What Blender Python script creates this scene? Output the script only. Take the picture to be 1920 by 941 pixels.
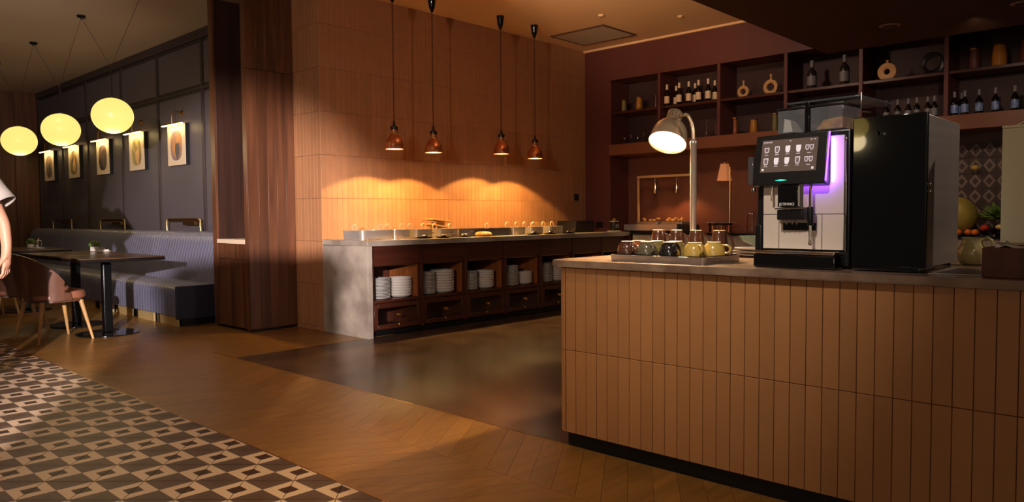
import bpy, bmesh, math, random
from mathutils import Vector, Matrix
PI = math.pi
sc = bpy.context.scene
for o in list(bpy.data.objects): bpy.data.objects.remove(o)
COL = sc.collection
rnd = random.Random(7)

# ------------------------------------------------------------ camera, world, lights, exposure
cam = bpy.data.cameras.new('camera'); co = bpy.data.objects.new('camera', cam); COL.objects.link(co)
cam.sensor_width = 36; cam.sensor_fit = 'HORIZONTAL'; cam.lens = 1411.033 / 1920 * 36
cam.clip_start = 0.05; cam.clip_end = 60
Rm = Matrix(((0.6853972572864346, 0.038392553133713814, -0.7271565248061164),
             (-0.7281316187773101, 0.025970027736390726, -0.6849451827672817),
             (-0.007412519205161849, 0.9989252071718113, 0.045754617644419765)))
co.matrix_world = Matrix.Translation((0, 0, 1.12)) @ Rm.to_4x4()
sc.camera = co
sc.view_settings.view_transform = 'Standard'; sc.view_settings.look = 'None'
sc.view_settings.gamma = 1; sc.view_settings.use_curve_mapping = False
sc.view_settings.exposure = 0.0
w = bpy.data.worlds.new('world'); sc.world = w; w.use_nodes = True
bg = w.node_tree.nodes['Background']; bg.inputs[0].default_value = (1.0, .78, .64, 1); bg.inputs[1].default_value = 0.058

def light(name, kind, loc, energy, color, aim=None, size=.1, sizey=None, angle=None, blend=.3):
    l = bpy.data.lights.new(name, kind); l.energy = energy; l.color = color
    o = bpy.data.objects.new(name, l); COL.objects.link(o); o.location = loc
    if kind == 'AREA':
        l.size = size
        if sizey: l.shape = 'RECTANGLE'; l.size_y = sizey
    else: l.shadow_soft_size = size
    if kind == 'SPOT': l.spot_size = math.radians(angle); l.spot_blend = blend
    if aim is not None:
        o.rotation_euler = (Vector(aim) - Vector(loc)).to_track_quat('-Z', 'Y').to_euler()
    return o
WARM = (1, .60, .27); NEUT = (1, .86, .72)
# low bright spotlight left of the camera: lights the banquette, the column and the near part of the dining wall
light('key_spotlight', 'SPOT', (-2.0, -.7, 1.75), 7200, (1, .86, .84), (3.9, 8.0, .45), .03, angle=25, blend=.6)
# track lamp near the ceiling: throws the soft shadows of the pendants on the tiled wall
light('track_spotlight', 'SPOT', (-2.7, .5, 2.67), 430, (1, .80, .68), (5.4, 6.2, 2.1), .05, angle=62, blend=.9)
# added fill panel behind and right of the camera, also mirrored in the metal
light('rear_fill', 'AREA', (-4.2, -1.6, 1.7), 38, (1, .82, .66), (0, -1.5, 1.5), 3.0, 2.2)
# unseen lamps put in as general room light; targeted fills are marked
light('entrance_downlight', 'SPOT', (-.2, 3.2, 3.2), 105, (1, .78, .62), (.6, 3.6, 0), .12, angle=105, blend=.8)
light('aisle_downlight', 'SPOT', (2.1, 2.3, 2.62), 84, (1, .68, .34), (2.1, 2.1, 0), .15, angle=62, blend=.9)
light('bar_front_fill', 'SPOT', (.7, 1.1, 3.25), 270, (1, .84, .70), (3.0, 1.5, 1.2), .06, angle=36, blend=1)  # added fill: brightens the coffee machine front, mugs and slab
light('buffet_downlight', 'SPOT', (5.2, 4.4, 3.3), 14, (1, .68, .42), (5.2, 5.0, 0), .15, angle=95, blend=.9)
light('kitchen_fill', 'SPOT', (5.9, 3.6, 3.32), 90, (1, .70, .52), (8.5, 3.6, 1.3), .10, angle=95, blend=.9)  # added fill: lifts the shelf wall and its ledge
light('bar_downlight', 'SPOT', (6.6, 1.4, 2.57), 32, (1, .72, .52), (8.4, 1.6, 1.0), .05, angle=110, blend=.8)
light('cooler_side_fill', 'SPOT', (4.5, -1.0, 2.52), 105, (1, .80, .66), (3.3, .7, 1.25), .06, angle=110, blend=.8)  # added fill: brightens the steel side of the cooler
light('dining_downlight', 'SPOT', (2.5, 9.5, 3.3), 25, (1, .74, .5), (2.5, 9.2, 0), .15, angle=100, blend=.9)
light('ceiling_fill', 'SPOT', (3.3, 3.9, 2.6), 500, (1, .68, .42), (7.0, 4.75, 3.75), .2, angle=44, blend=1)  # no fixture there: added spot standing in for bounce on the warm ceiling
light('dining_ceiling_fill', 'SPOT', (.3, 4.6, 2.2), 700, (1, .80, .70), (1.9, 10.5, 4.1), .2, angle=52, blend=1)  # added fill: lightens the grey dining ceiling

# ------------------------------------------------------------ materials
def srgb(r, g, b):
    f = lambda c: (c / 255 / 12.92) if c / 255 <= .04045 else ((c / 255 + .055) / 1.055) ** 2.4
    return (f(r), f(g), f(b), 1)
MATS = {}
def mat(name, col, rough=.5, metal=0, var=0., noise=None, grain=None, bump=0., bscale=60., emit=None, estr=0, trans=0, alpha=None, coat=0, ior=1.45, spec=None):
    """col: sRGB 0-255. var: brightness change per object. noise=(scale, amount, other colour). grain=(axis, scale, amount) wood streaks"""
    m = bpy.data.materials.new(name); m.use_nodes = True; nt = m.node_tree; N = nt.nodes; L = nt.links
    b = N['Principled BSDF']; c = srgb(*col)
    b.inputs['Base Color'].default_value = c; b.inputs['Roughness'].default_value = rough; b.inputs['Metallic'].default_value = metal
    b.inputs['IOR'].default_value = ior
    if spec is not None: b.inputs['Specular IOR Level'].default_value = spec
    if coat: b.inputs['Coat Weight'].default_value = coat; b.inputs['Coat Roughness'].default_value = .08
    if trans: b.inputs['Transmission Weight'].default_value = trans
    if alpha is not None: b.inputs['Alpha'].default_value = alpha
    if emit: b.inputs['Emission Color'].default_value = srgb(*emit); b.inputs['Emission Strength'].default_value = estr
    src = None
    if noise or grain or bump:
        tc = N.new('ShaderNodeTexCoord')
        oi = N.new('ShaderNodeObjectInfo'); add = N.new('ShaderNodeVectorMath'); add.operation = 'ADD'
        mul = N.new('ShaderNodeMath'); mul.operation = 'MULTIPLY'; mul.inputs[1].default_value = 37.0
        L.new(oi.outputs['Random'], mul.inputs[0]); L.new(tc.outputs['Object'], add.inputs[0]); L.new(mul.outputs[0], add.inputs[1])
        vec = add.outputs[0]
    if noise:
        n = N.new('ShaderNodeTexNoise'); n.inputs['Scale'].default_value = noise[0]; n.inputs['Detail'].default_value = 5
        L.new(vec, n.inputs['Vector'])
        mx = N.new('ShaderNodeMix'); mx.data_type = 'RGBA'; mx.inputs['A'].default_value = c; mx.inputs['B'].default_value = srgb(*noise[2])
        mr = N.new('ShaderNodeMapRange'); mr.inputs['From Min'].default_value = .35; mr.inputs['From Max'].default_value = .65; mr.inputs['To Max'].default_value = noise[1]
        L.new(n.outputs['Fac'], mr.inputs['Value']); L.new(mr.outputs[0], mx.inputs['Factor']); src = mx.outputs['Result']
    if grain:
        mp = N.new('ShaderNodeMapping'); s = [grain[1]] * 3; s['xyz'.index(grain[0])] = grain[1] * .05; mp.inputs['Scale'].default_value = s
        L.new(vec, mp.inputs['Vector'])
        n = N.new('ShaderNodeTexNoise'); n.inputs['Scale'].default_value = 1; n.inputs['Detail'].default_value = 6; n.inputs['Distortion'].default_value = .4
        L.new(mp.outputs[0], n.inputs['Vector'])
        mr = N.new('ShaderNodeMapRange'); mr.inputs['From Min'].default_value = .3; mr.inputs['From Max'].default_value = .7
        mr.inputs['To Min'].default_value = 1 - grain[2]; mr.inputs['To Max'].default_value = 1 + grain[2] * .5
        L.new(n.outputs['Fac'], mr.inputs['Value'])
        vm = N.new('ShaderNodeVectorMath'); vm.operation = 'SCALE'
        if src: L.new(src, vm.inputs[0])
        else: vm.inputs[0].default_value = c[:3]
        L.new(mr.outputs[0], vm.inputs['Scale']); src = vm.outputs[0]
    if var:
        oi2 = N.new('ShaderNodeObjectInfo')
        mr = N.new('ShaderNodeMapRange'); mr.inputs['To Min'].default_value = 1 - var; mr.inputs['To Max'].default_value = 1 + var
        L.new(oi2.outputs['Random'], mr.inputs['Value'])
        vm = N.new('ShaderNodeVectorMath'); vm.operation = 'SCALE'
        if src: L.new(src, vm.inputs[0])
        else: vm.inputs[0].default_value = c[:3]
        L.new(mr.outputs[0], vm.inputs['Scale']); src = vm.outputs[0]
    if src: L.new(src, b.inputs['Base Color'])
    if bump:
        n = N.new('ShaderNodeTexNoise'); n.inputs['Scale'].default_value = bscale; n.inputs['Detail'].default_value = 4
        L.new(vec, n.inputs['Vector'])
        bp = N.new('ShaderNodeBump'); bp.inputs['Strength'].default_value = bump; bp.inputs['Distance'].default_value = .004
        L.new(n.outputs['Fac'], bp.inputs['Height']); L.new(bp.outputs[0], b.inputs['Normal'])
    MATS[name] = m; return m
M = MATS
mat('wall_tile', (168, 118, 80), .55, var=.07, noise=(9, .35, (154, 104, 68)), bump=.15, bscale=25)
mat('grout', (84, 50, 30), .9)
mat('counter_tile', (172, 122, 76), .48, var=.05, noise=(5, .3, (156, 108, 66)), bump=.1, bscale=20)
mat('black_kick', (10, 9, 9), .5)
mat('marble', (150, 128, 108), .22, noise=(7, .9, (104, 82, 66)), bump=.03)
mat('marble_panel', (172, 160, 146), .35, noise=(3.2, 1, (126, 114, 102)), bump=.02)
mat('walnut', (96, 59, 38), .38, var=.16, grain=('z', 16, .5))
mat('walnut_dark', (86, 44, 27), .42, var=.05, grain=('z', 18, .4))
mat('niche_shade_wood', (58, 34, 24), .5, var=.1, grain=('z', 18, .4))  # walnut darkened so the niche interior looks like a shaded recess
mat('cabinet_wood', (74, 36, 24), .35, grain=('x', 20, .35))
mat('cabinet_inner', (150, 84, 40), .5, grain=('z', 16, .3))
mat('maroon_panel', (96, 50, 44), .5, noise=(1.5, .4, (84, 44, 38)))
mat('shelf_back', (66, 42, 40), .6)
mat('ledge_wood', (128, 78, 52), .45, noise=(2, .4, (110, 64, 44)))
mat('niche_back', (120, 72, 54), .3, noise=(1.2, .3, (102, 58, 46)))
mat('ceiling_paint', (228, 190, 146), .85, noise=(.6, .25, (216, 178, 134)))
mat('ceiling_grey', (184, 160, 138), .85)
mat('soffit_paint', (88, 58, 38), .6)
mat('trim_metal', (190, 150, 96), .35, 1)
mat('oak', (134, 96, 48), .3, var=.10, grain=('x', 22, .26), bump=.015, bscale=40)
mat('oak_under', (60, 36, 18), .6)
mat('dark_stone', (84, 66, 54), .24, noise=(3.5, 1, (60, 44, 34)), bump=.05, bscale=6)
mat('tile_cream', (196, 170, 142), .45, var=.05)
mat('tile_brown', (84, 66, 56), .45, var=.06)
mat('tile_inner', (78, 58, 46), .45)
mat('tile_dark', (56, 34, 22), .45)
mat('niche_tile', (70, 56, 52), .4); mat('niche_diamond', (128, 112, 102), .4)
mat('tile_edge', (80, 60, 44), .8)
mat('panel_grey', (92, 84, 90), .55, noise=(1.2, .3, (78, 70, 74)))
mat('batten_grey', (62, 52, 52), .5)
mat('leather', (116, 116, 138), .3, noise=(3, .3, (104, 104, 126)), bump=.1, bscale=90)
mat('leather_dark', (46, 47, 62), .4)
mat('gold', (222, 192, 130), .34, .5)
mat('brass', (190, 140, 66), .3, 1)
mat('dark_brass', (96, 66, 36), .4, .8)
mat('black_metal', (16, 16, 18), .28, .4)
mat('table_top', (92, 66, 48), .2, noise=(6, .8, (60, 42, 32)))
mat('table_edge', (18, 15, 15), .3)
mat('leg_wood', (180, 138, 84), .4, grain=('z', 30, .25))
mat('shell_wood', (98, 64, 48), .4, grain=('z', 18, .3))
mat('tan_leather', (144, 92, 68), .4, bump=.1, bscale=80)
mat('navy', (34, 36, 74), .5)
mat('copper', (226, 146, 98), .27, .9)
mat('dark_cap', (34, 22, 18), .35)
mat('cord', (86, 46, 26), .7)
mat('black_gloss', (9, 9, 10), .08, coat=.5)
mat('black_plastic', (20, 20, 22), .35)
mat('cooler_glass', (7, 8, 9), .025, coat=.4)
mat('steel', (204, 194, 182), .26, .65)
mat('brushed', (172, 162, 156), .34, .75, grain=('y', 40, .12))
mat('chrome', (228, 218, 204), .10, 1)
mat('bulb_warm', (255, 240, 214), .5, emit=(255, 232, 196), estr=14)
mat('bulb_lamp', (255, 240, 214), .5, emit=(255, 226, 180), estr=16)
mat('globe_glow', (120, 108, 70), .3, emit=(255, 222, 122), estr=1.15)
mat('strip_glow', (255, 232, 180), .4, emit=(255, 222, 150), estr=7)
mat('canvas', (214, 192, 166), .8)
mat('porcelain', (206, 198, 188), .25)
mat('plate_grey', (208, 206, 200), .3)
mat('silver_panel', (206, 196, 184), .42)
mat('nickel', (236, 208, 170), .24, .6)
mat('handle_metal', (240, 214, 180), .3, .6)
mat('globe_far', (255, 236, 180), .3, emit=(255, 214, 110), estr=2.4)
mat('screen_back', (92, 78, 70), .12, emit=(112, 96, 90), estr=.22)
mat('screen_light', (210, 200, 205), .3, emit=(225, 215, 225), estr=.5)
mat('screen_mid', (120, 104, 110), .3, emit=(130, 115, 120), estr=.25)
mat('purple_led', (150, 60, 255), .4, emit=(134, 70, 255), estr=5)
mat('green_led', (40, 220, 160), .4, emit=(40, 230, 160), estr=3)
mat('white_text', (235, 235, 235), .5)
mat('grey_text', (120, 120, 124), .5)
def clear(name, col, a=.25, rough=.05, glossy=False):
    m = bpy.data.materials.new(name); m.use_nodes = True; nt = m.node_tree; N = nt.nodes; L = nt.links
    N.remove(N['Principled BSDF']); out = N['Material Output']
    t = N.new('ShaderNodeBsdfTransparent'); g = N.new('ShaderNodeBsdfGlossy' if glossy else 'ShaderNodeBsdfPrincipled'); mx = N.new('ShaderNodeMixShader')
    g.inputs[0].default_value = srgb(*col); g.inputs['Roughness'].default_value = rough
    fr = N.new('ShaderNodeLayerWeight'); fr.inputs[0].default_value = .12
    mr = N.new('ShaderNodeMapRange'); mr.inputs['To Min'].default_value = a; mr.inputs['To Max'].default_value = .9
    L.new(fr.outputs['Fresnel'], mr.inputs['Value']); L.new(mr.outputs[0], mx.inputs[0]); L.new(t.outputs[0], mx.inputs[1]); L.new(g.outputs[0], mx.inputs[2])
    L.new(mx.outputs[0], out.inputs[0]); MATS[name] = m; return m
clear('clear_glass', (230, 230, 225), .03, .04, True)
clear('smoke_plastic', (96, 100, 104), .45)
clear('green_glass', (150, 165, 145), .35)
clear('hopper_plastic', (130, 134, 140), .35)

# ------------------------------------------------------------ mesh helpers
class G:
    def __init__(s): s.bm = bmesh.new(); s.mi = 0; s.M = Matrix.Identity(4)
    def _v(s, co): return s.bm.verts.new(s.M @ Vector(co))
    def _f(s, vs, mi=None, smooth=False):
        try: f = s.bm.faces.new(vs)
        except ValueError: return None
        f.material_index = s.mi if mi is None else mi; f.smooth = smooth; return f
    def box(s, x0, y0, z0, x1, y1, z1, bev=0, seg=2):
        x0, x1 = min(x0, x1), max(x0, x1); y0, y1 = min(y0, y1), max(y0, y1); z0, z1 = min(z0, z1), max(z0, z1)
        v = [s._v(c) for c in ((x0,y0,z0),(x1,y0,z0),(x1,y1,z0),(x0,y1,z0),(x0,y0,z1),(x1,y0,z1),(x1,y1,z1),(x0,y1,z1))]
        fs = [s._f([v[i] for i in q]) for q in ((3,2,1,0),(4,5,6,7),(0,1,5,4),(1,2,6,5),(2,3,7,6),(3,0,4,7))]
        if bev:
            ed = list({e for f in fs for e in f.edges})
            r = bmesh.ops.bevel(s.bm, geom=ed, offset=bev, segments=seg, affect='EDGES', profile=.5)
            for f in r['faces']:
                f.material_index = s.mi; f.normal_update()
                n = s.M.to_3x3().inverted() @ f.normal
                f.smooth = max(abs(n.x), abs(n.y), abs(n.z)) < .995
        return s
    def prism(s, pts, a0, a1, axis='z', smooth=False):
        def P(p, a): return (p[0], p[1], a) if axis == 'z' else ((a, p[0], p[1]) if axis == 'x' else (p[0], a, p[1]))
        A = [s._v(P(p, a0)) for p in pts]; B = [s._v(P(p, a1)) for p in pts]; n = len(pts)
        s._f(A[::-1]); s._f(B)
        for i in range(n): s._f([A[i], A[(i+1)%n], B[(i+1)%n], B[i]], smooth=smooth)
        return s
    def lathe(s, prof, seg=24, c=(0,0,0), sx=1, sy=1, cap0=True, cap1=True, smooth=True, a0=0, a1=2*PI):
        full = abs(a1 - a0 - 2*PI) < 1e-6; n = seg if full else seg + 1
        rings = []
        for r, z in prof:
            if r < 1e-6: rings.append([s._v((c[0], c[1], c[2]+z))]); continue
            rings.append([s._v((c[0]+r*sx*math.cos(a0+(a1-a0)*i/seg), c[1]+r*sy*math.sin(a0+(a1-a0)*i/seg), c[2]+z)) for i in range(n)])
        for A, B in zip(rings, rings[1:]):
            for i in range(seg):
                j = (i+1) % n
                if len(A) == 1 and len(B) == 1: continue
                if len(A) == 1: s._f([A[0], B[j], B[i]], smooth=smooth)
                elif len(B) == 1: s._f([A[i], A[j], B[0]], smooth=smooth)
                else: s._f([A[i], A[j], B[j], B[i]], smooth=smooth)
        if full:
            if cap0 and len(rings[0]) > 1: s._f(rings[0][::-1])
            if cap1 and len(rings[-1]) > 1: s._f(rings[-1])
        return s
    def tube(s, pts, r, seg=8, closed=False, caps=True):
        pts = [Vector(p) for p in pts]; n = len(pts); rings = []; up = None
        rr = r if isinstance(r, (list, tuple)) else [r]*n
        for i, p in enumerate(pts):
            if closed: t = pts[(i+1)%n] - pts[i-1]
            else: t = pts[min(i+1, n-1)] - pts[max(i-1, 0)]
            t.normalize()
            if up is None: up = Vector((0,0,1)) if abs(t.z) < .9 else Vector((1,0,0))
            a = t.cross(up)
            if a.length < 1e-5: a = t.cross(Vector((0,1,0)))
            a.normalize(); b = a.cross(t).normalized(); up = b
            rings.append([s._v(p + (a*math.cos(2*PI*k/seg) + b*math.sin(2*PI*k/seg))*rr[i]) for k in range(seg)])
        m = n if closed else n-1
        for i in range(m):
            A, B = rings[i], rings[(i+1)%n]
            for k in range(seg): s._f([A[k], A[(k+1)%seg], B[(k+1)%seg], B[k]], smooth=True)
        if caps and not closed: s._f(rings[0][::-1]); s._f(rings[-1])
        return s
    def ball(s, c, r, sx=1, sy=1, sz=1, seg=20, rings=12):
        prof = [(r*math.sin(PI*i/rings), -r*sz*math.cos(PI*i/rings)) for i in range(rings+1)]
        prof[0] = (0, prof[0][1]); prof[-1] = (0, prof[-1][1])
        return s.lathe(prof, seg, c, sx, sy)
    def out(s, name, mats, parent=None, loc=None):
        bmesh.ops.recalc_face_normals(s.bm, faces=s.bm.faces)
        me = bpy.data.meshes.new(name); s.bm.to_mesh(me); s.bm.free()
        for m in (mats if isinstance(mats, (list, tuple)) else [mats]): me.materials.append(MATS[m])
        if any(p.use_smooth for p in me.polygons):
            sm = [p.use_smooth for p in me.polygons]
            me.set_sharp_from_angle(angle=math.radians(42)); me.polygons.foreach_set('use_smooth', sm)
        o = bpy.data.objects.new(name, me); COL.objects.link(o)
        if parent: o.parent = parent
        if loc: o.location = loc
        return o
def tag(o, label, cat, group=None):
    o['label'] = label; o['category'] = cat
    if group: o['group'] = group
    return o
def thing(name, label, cat, loc=(0,0,0), rz=0, group=None):
    o = bpy.data.objects.new(name, None); o.empty_display_size = .05; COL.objects.link(o)
    o.location = loc; o.rotation_euler = (0,0,rz); return tag(o, label, cat, group)
def struct(o): o['kind'] = 'structure'; return o
def stuff(o): o['kind'] = 'stuff'; return o
def inst(src, parent=None, loc=None, rot=None, name=None):
    c = src.copy(); COL.objects.link(c)
    if parent is not None: c.parent = parent
    if loc is not None: c.location = loc
    if rot is not None: c.rotation_euler = rot
    return c
def dup(root, loc, rz=None, label=None, group=None, scale=None):
    r = root.copy(); COL.objects.link(r); r.location = loc
    if rz is not None: r.rotation_euler = (0,0,rz)
    if label: r['label'] = label
    if group: r['group'] = group
    if scale: r.scale = scale
    for ch in list(root.children):
        c = ch.copy(); COL.objects.link(c); c.parent = r
        for g in list(ch.children):
            d = g.copy(); COL.objects.link(d); d.parent = c
    return r
def text(body, size, matname, parent, loc, rot, extrude=.0006):
    cu = bpy.data.curves.new('lettering', 'FONT'); cu.body = body; cu.size = size; cu.extrude = extrude
    tmp = bpy.data.objects.new('tmp', cu); COL.objects.link(tmp); bpy.context.view_layer.update()
    me = bpy.data.meshes.new_from_object(tmp.evaluated_get(bpy.context.evaluated_depsgraph_get())); bpy.data.objects.remove(tmp)
    me.materials.clear(); me.materials.append(MATS[matname])
    o = bpy.data.objects.new('lettering', me); COL.objects.link(o)
    o.parent = parent; o.location = loc; o.rotation_euler = rot; return o

# ============================================================ SETTING
# floor slab under everything
g = G(); g.box(-4, -3, -.12, 9.2, 17, -.025)
floor = struct(g.out('floor', 'oak_under'))
# --- patterned tiles (X < 1.777): 45 degree tiles, each with two cream and two brown half squares
AX, AY, X0, Y0, XB = .1455, .1575, 1.6625, 2.541, 1.777
def clip(poly, xm):
    out = []
    for i, p in enumerate(poly):
        q = poly[(i+1) % len(poly)]
        if p[0] <= xm: out.append(p)
        if (p[0] <= xm) != (q[0] <= xm):
            t = (xm-p[0])/(q[0]-p[0]); out.append((xm, p[1]+t*(q[1]-p[1])))
    return out
def tile_geo(g, cx, cy, xm=1e9):
    s = .21; e = .985
    def put(poly, mi):
        pts = clip([((cx+p[0]*e*AX), (cy+p[1]*e*AY)) for p in poly], xm)
        if len(pts) >= 3: g._f([g._v((x, y, 0)) for x, y in pts], mi)
    for sx, sy, a, b in ((-1,1,0,1), (1,-1,0,1), (-1,-1,2,3), (1,1,2,3)):
        P = lambda u, v: (sx*u, sy*v)
        if a == 2: s = .24
        put([P(1,0), P(0,0), P(.5-s,.5-s), P(.5+s,.5-s)], a)
        put([P(0,0), P(0,1), P(.5-s,.5+s), P(.5-s,.5-s)], a)
        put([P(.5-s,.5-s), P(.5-s,.5+s), P(.5+s,.5-s)], b if b == 1 else 3)
    out = clip([(cx+u*e*AX, cy+v*e*AY) for u, v in ((1,0),(0,1),(-1,0),(0,-1))], xm)
    T = [g._v((x, y, 0)) for x, y in out]; B = [g._v((x, y, -.02)) for x, y in out]
    for i in range(len(out)): g._f([T[i], T[(i+1)%len(out)], B[(i+1)%len(out)], B[i]], 4)
TM = ['tile_cream', 'tile_dark', 'tile_brown', 'tile_inner', 'tile_edge']
cells = []
for iu in range(-34, 3):
    for iv in range(-22, 60):
        if (iu+iv) % 2 == 0: continue
        x = X0+iu*AX; y = Y0+iv*AY
        if x-AX > XB-.01 or y > 11.5: continue
        a = math.degrees(math.atan2(x*.6854-y*.7281, x*.7272+y*.6849)); dd = math.hypot(x, y)
        cells.append((0 if (-37 < a and dd > 1.8) else 1, dd, x, y))
cells.sort()
base = None
for k, (vis, dd, x, y) in enumerate(cells[:300]):
    if x+AX > XB:
        g = G(); tile_geo(g, x, y, XB); g.out('patterned_tile', TM, floor); continue
    if base is None:
        g = G(); tile_geo(g, 0, 0); base = g.out('patterned_tile', TM, floor, (x, y, 0))
    else: inst(base, floor, (x, y, 0))
g = G()
for vis, dd, x, y in cells[300:]: tile_geo(g, x, y, XB)
stuff(g.out('patterned_tiling', TM, floor))
# --- metal trims between the floor fields
g = G(); g.box(XB+.001, -3, -.02, XB+.009, 17, .001); struct(g.out('trim_1', 'trim_metal'))
DX, DY = 2.845, 5.745
g = G(); g.box(DX-.006, 2.2, -.02, DX, DY, .0012); g.box(DX-.006, DY, -.02, 4.10, DY+.006, .0012); struct(g.out('trim_2', 'trim_metal'))
# dark stone floor behind the aisle
g = G(); g.box(DX, -2.5, -.024, 9.0, DY, 0); struct(g.out('floor_1', 'dark_stone'))
# --- oak chevron planks
CW, PW, SL = .531, .126, .36     # column width, plank width along Y, rise over a column
planks = []
for c in range(0, 6):
    xa = XB+.009+c*CW; xb = xa+CW; d = 1 if c % 2 else -1
    for k in range(-16, 125):
        y = k*PW - .04; ym = y+SL/2
        if xa >= DX-.02 and ym < DY-.3: continue
        if xa > 4.1 : continue
        planks.append((math.hypot((xa+xb)/2, ym), xa, xb, y, d, c))
planks.sort()
def plank(g, xa, xb, y, d, ox=0, oy=0):
    ya, yb = (y, y+SL) if d > 0 else (y+SL, y); e = .0008
    poly = [(xa+e, ya+e), (xb-e, yb+e), (xb-e, yb+PW-e), (xa+e, ya+PW-e)]
    if xa < DX-.01 < xb and (y < DY):                    # stops at the dark stone
        t = (DX-.007-xa)/(xb-xa); xc = DX-.007; yc = ya+t*(yb-ya)
        poly = [poly[0], (xc, yc+e), (xc, yc+PW-e), poly[3]]
    if xb > DX and min(p[1] for p in poly) < DY+.006:
        if max(p[1] for p in poly) > DY+.02 and xa >= DX-.02: 
            poly = [(x, max(yy, DY+.008)) for x, yy in poly]
    poly = [(x-ox, yy-oy) for x, yy in poly]
    g.prism(poly, -.024, 0)
nk = 0; far = G(); proto = {}
for dd, xa, xb, y, d, c in planks:
    a = math.degrees(math.atan2((xa+xb)/2*.6854-(y+.2)*.7281, (xa+xb)/2*.7272+(y+.2)*.6849))
    special = (xa < DX-.01 < xb) or xa >= DX-.02
    if a > -40 and dd > 1.7 and y < 9 and nk < 300:
        nk += 1
        if not special and c in proto: inst(proto[c], floor, (xa, y, 0)); continue
        g = G(); plank(g, xa, xb, y, d, xa, y) if not special else plank(g, xa, xb, y, d, xa, y)
        o = g.out('floor_plank', 'oak', floor, (xa, y, 0))
        if not special: proto[c] = o
    else: plank(far, xa, xb, y, d)
stuff(far.out('far_planking', 'oak', floor))

# --- ceilings
ZC = 3.37
g = G(); g.box(3.6, -3, ZC, 9.2, 6.95, ZC+.1); g.box(-4, -3, ZC, 3.6, 6.95, ZC+.1); struct(g.out('ceiling', 'ceiling_paint'))
g = G(); g.box(-4, 6.955, ZC, 4.3, 17, ZC+.1); struct(g.out('ceiling_1', 'ceiling_grey'))
g = G(); g.box(2.2, -2.4, 2.6, 7.14, 2.70, 3.36, .004, 1); struct(g.out('ceiling_2', 'soffit_paint'))
g = G(); g.box(8.27, 0, 3.345, 8.31, 6.42, 3.37); struct(g.out('trim_3', 'ceiling_paint'))

# --- tiled wall block behind the buffet
YW = 6.42; XE = 4.10; XK = 8.31
g = G(); g.box(XE+.012, YW+.012, -.02, 8.9, 7.9, ZC+.05); wall_b = struct(g.out('wall_buffet', 'grout'))
TP = .0615; TH = .425; G_ = .0022
zs = [(.04+TH*k, .04+TH*(k+1)) for k in range(-1, 8)]
ncol = int((XK-XE)/TP)+1
def tmesh(g, w, h, dx=0, dz=0, y=0, t=.012, b=.0012):
    # thin tile facing -Y with chamfered edge
    x0, x1, z0, z1 = dx+G_/2, dx+w-G_/2, dz+G_/2, dz+h-G_/2
    A = [g._v(p) for p in ((x0,y+t,z0),(x1,y+t,z0),(x1,y+t,z1),(x0,y+t,z1))]
    B = [g._v(p) for p in ((x0,y+b,z0),(x1,y+b,z0),(x1,y+b,z1),(x0,y+b,z1))]
    C_ = [g._v(p) for p in ((x0+b,y,z0+b),(x1-b,y,z0+b),(x1-b,y,z1-b),(x0+b,y,z1-b))]
    for i in range(4):
        j = (i+1) % 4; g._f([A[i],A[j],B[j],B[i]]); g._f([B[i],B[j],C_[j],C_[i]])
    g._f(C_); g._f(A[::-1])
g = G(); tmesh(g, TP, TH); tproto = g.out('wall_tile', 'wall_tile', wall_b, (XE, YW, .89))
first = True; restg = G(); count = 1
order = [3, 2, 4, 5, 6, 7, 1, 0]
todo = []
for k, (z0, z1) in enumerate(zs):
    if k in (0, 1): continue
    for i in range(ncol):
        w = min(TP, XK-XE-i*TP)
        if w < .01: continue
        zz1 = min(z1, ZC); z0c = max(z0, 0.0)
        if zz1-z0c < .03: continue
        todo.append((abs(k-3.6)*1.2 + i*.035, i, k, w, z0c, zz1-z0c))
todo.sort()
for pr, i, k, w, z0, h in todo:
    if i == 0 and k == 3: continue
    if count < 262 and abs(w-TP) < 1e-6 and abs(h-TH) < 1e-6:
        inst(tproto, wall_b, (XE+i*TP, YW, z0)); count += 1
    else: tmesh(restg, w, h, XE+i*TP, z0, YW)
g = G()
stuff(restg.out('upper_tiling', 'wall_tile', wall_b))
# end face of the tiled block, facing the entrance: 8 tiles per course
g = G(); g.M = Matrix.Rotation(-PI/2, 4, 'Z')      # local x -> -Y, facing -X
tmesh(g, .0616, TH); eproto = None
me_end = g.out('wall_tile', 'wall_tile', wall_b, (XE, 6.912, .465))
for k, (z0, z1) in enumerate(zs):
    h = min(z1, ZC)-max(z0, 0)
    for i in range(8):
        if k == 2-1 and i == 0: pass
        if abs(h-TH) < 1e-6:
            if i == 0 and abs(z0-.465) < 1e-6: continue
            inst(me_end, wall_b, (XE, 6.912-i*.0615, z0))
        else:
            g = G(); g.M = Matrix.Rotation(-PI/2, 4, 'Z'); tmesh(g, .0616, h); g.out('wall_tile', 'wall_tile', wall_b, (XE, 6.912-i*.0615, max(z0, 0)))

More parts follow.
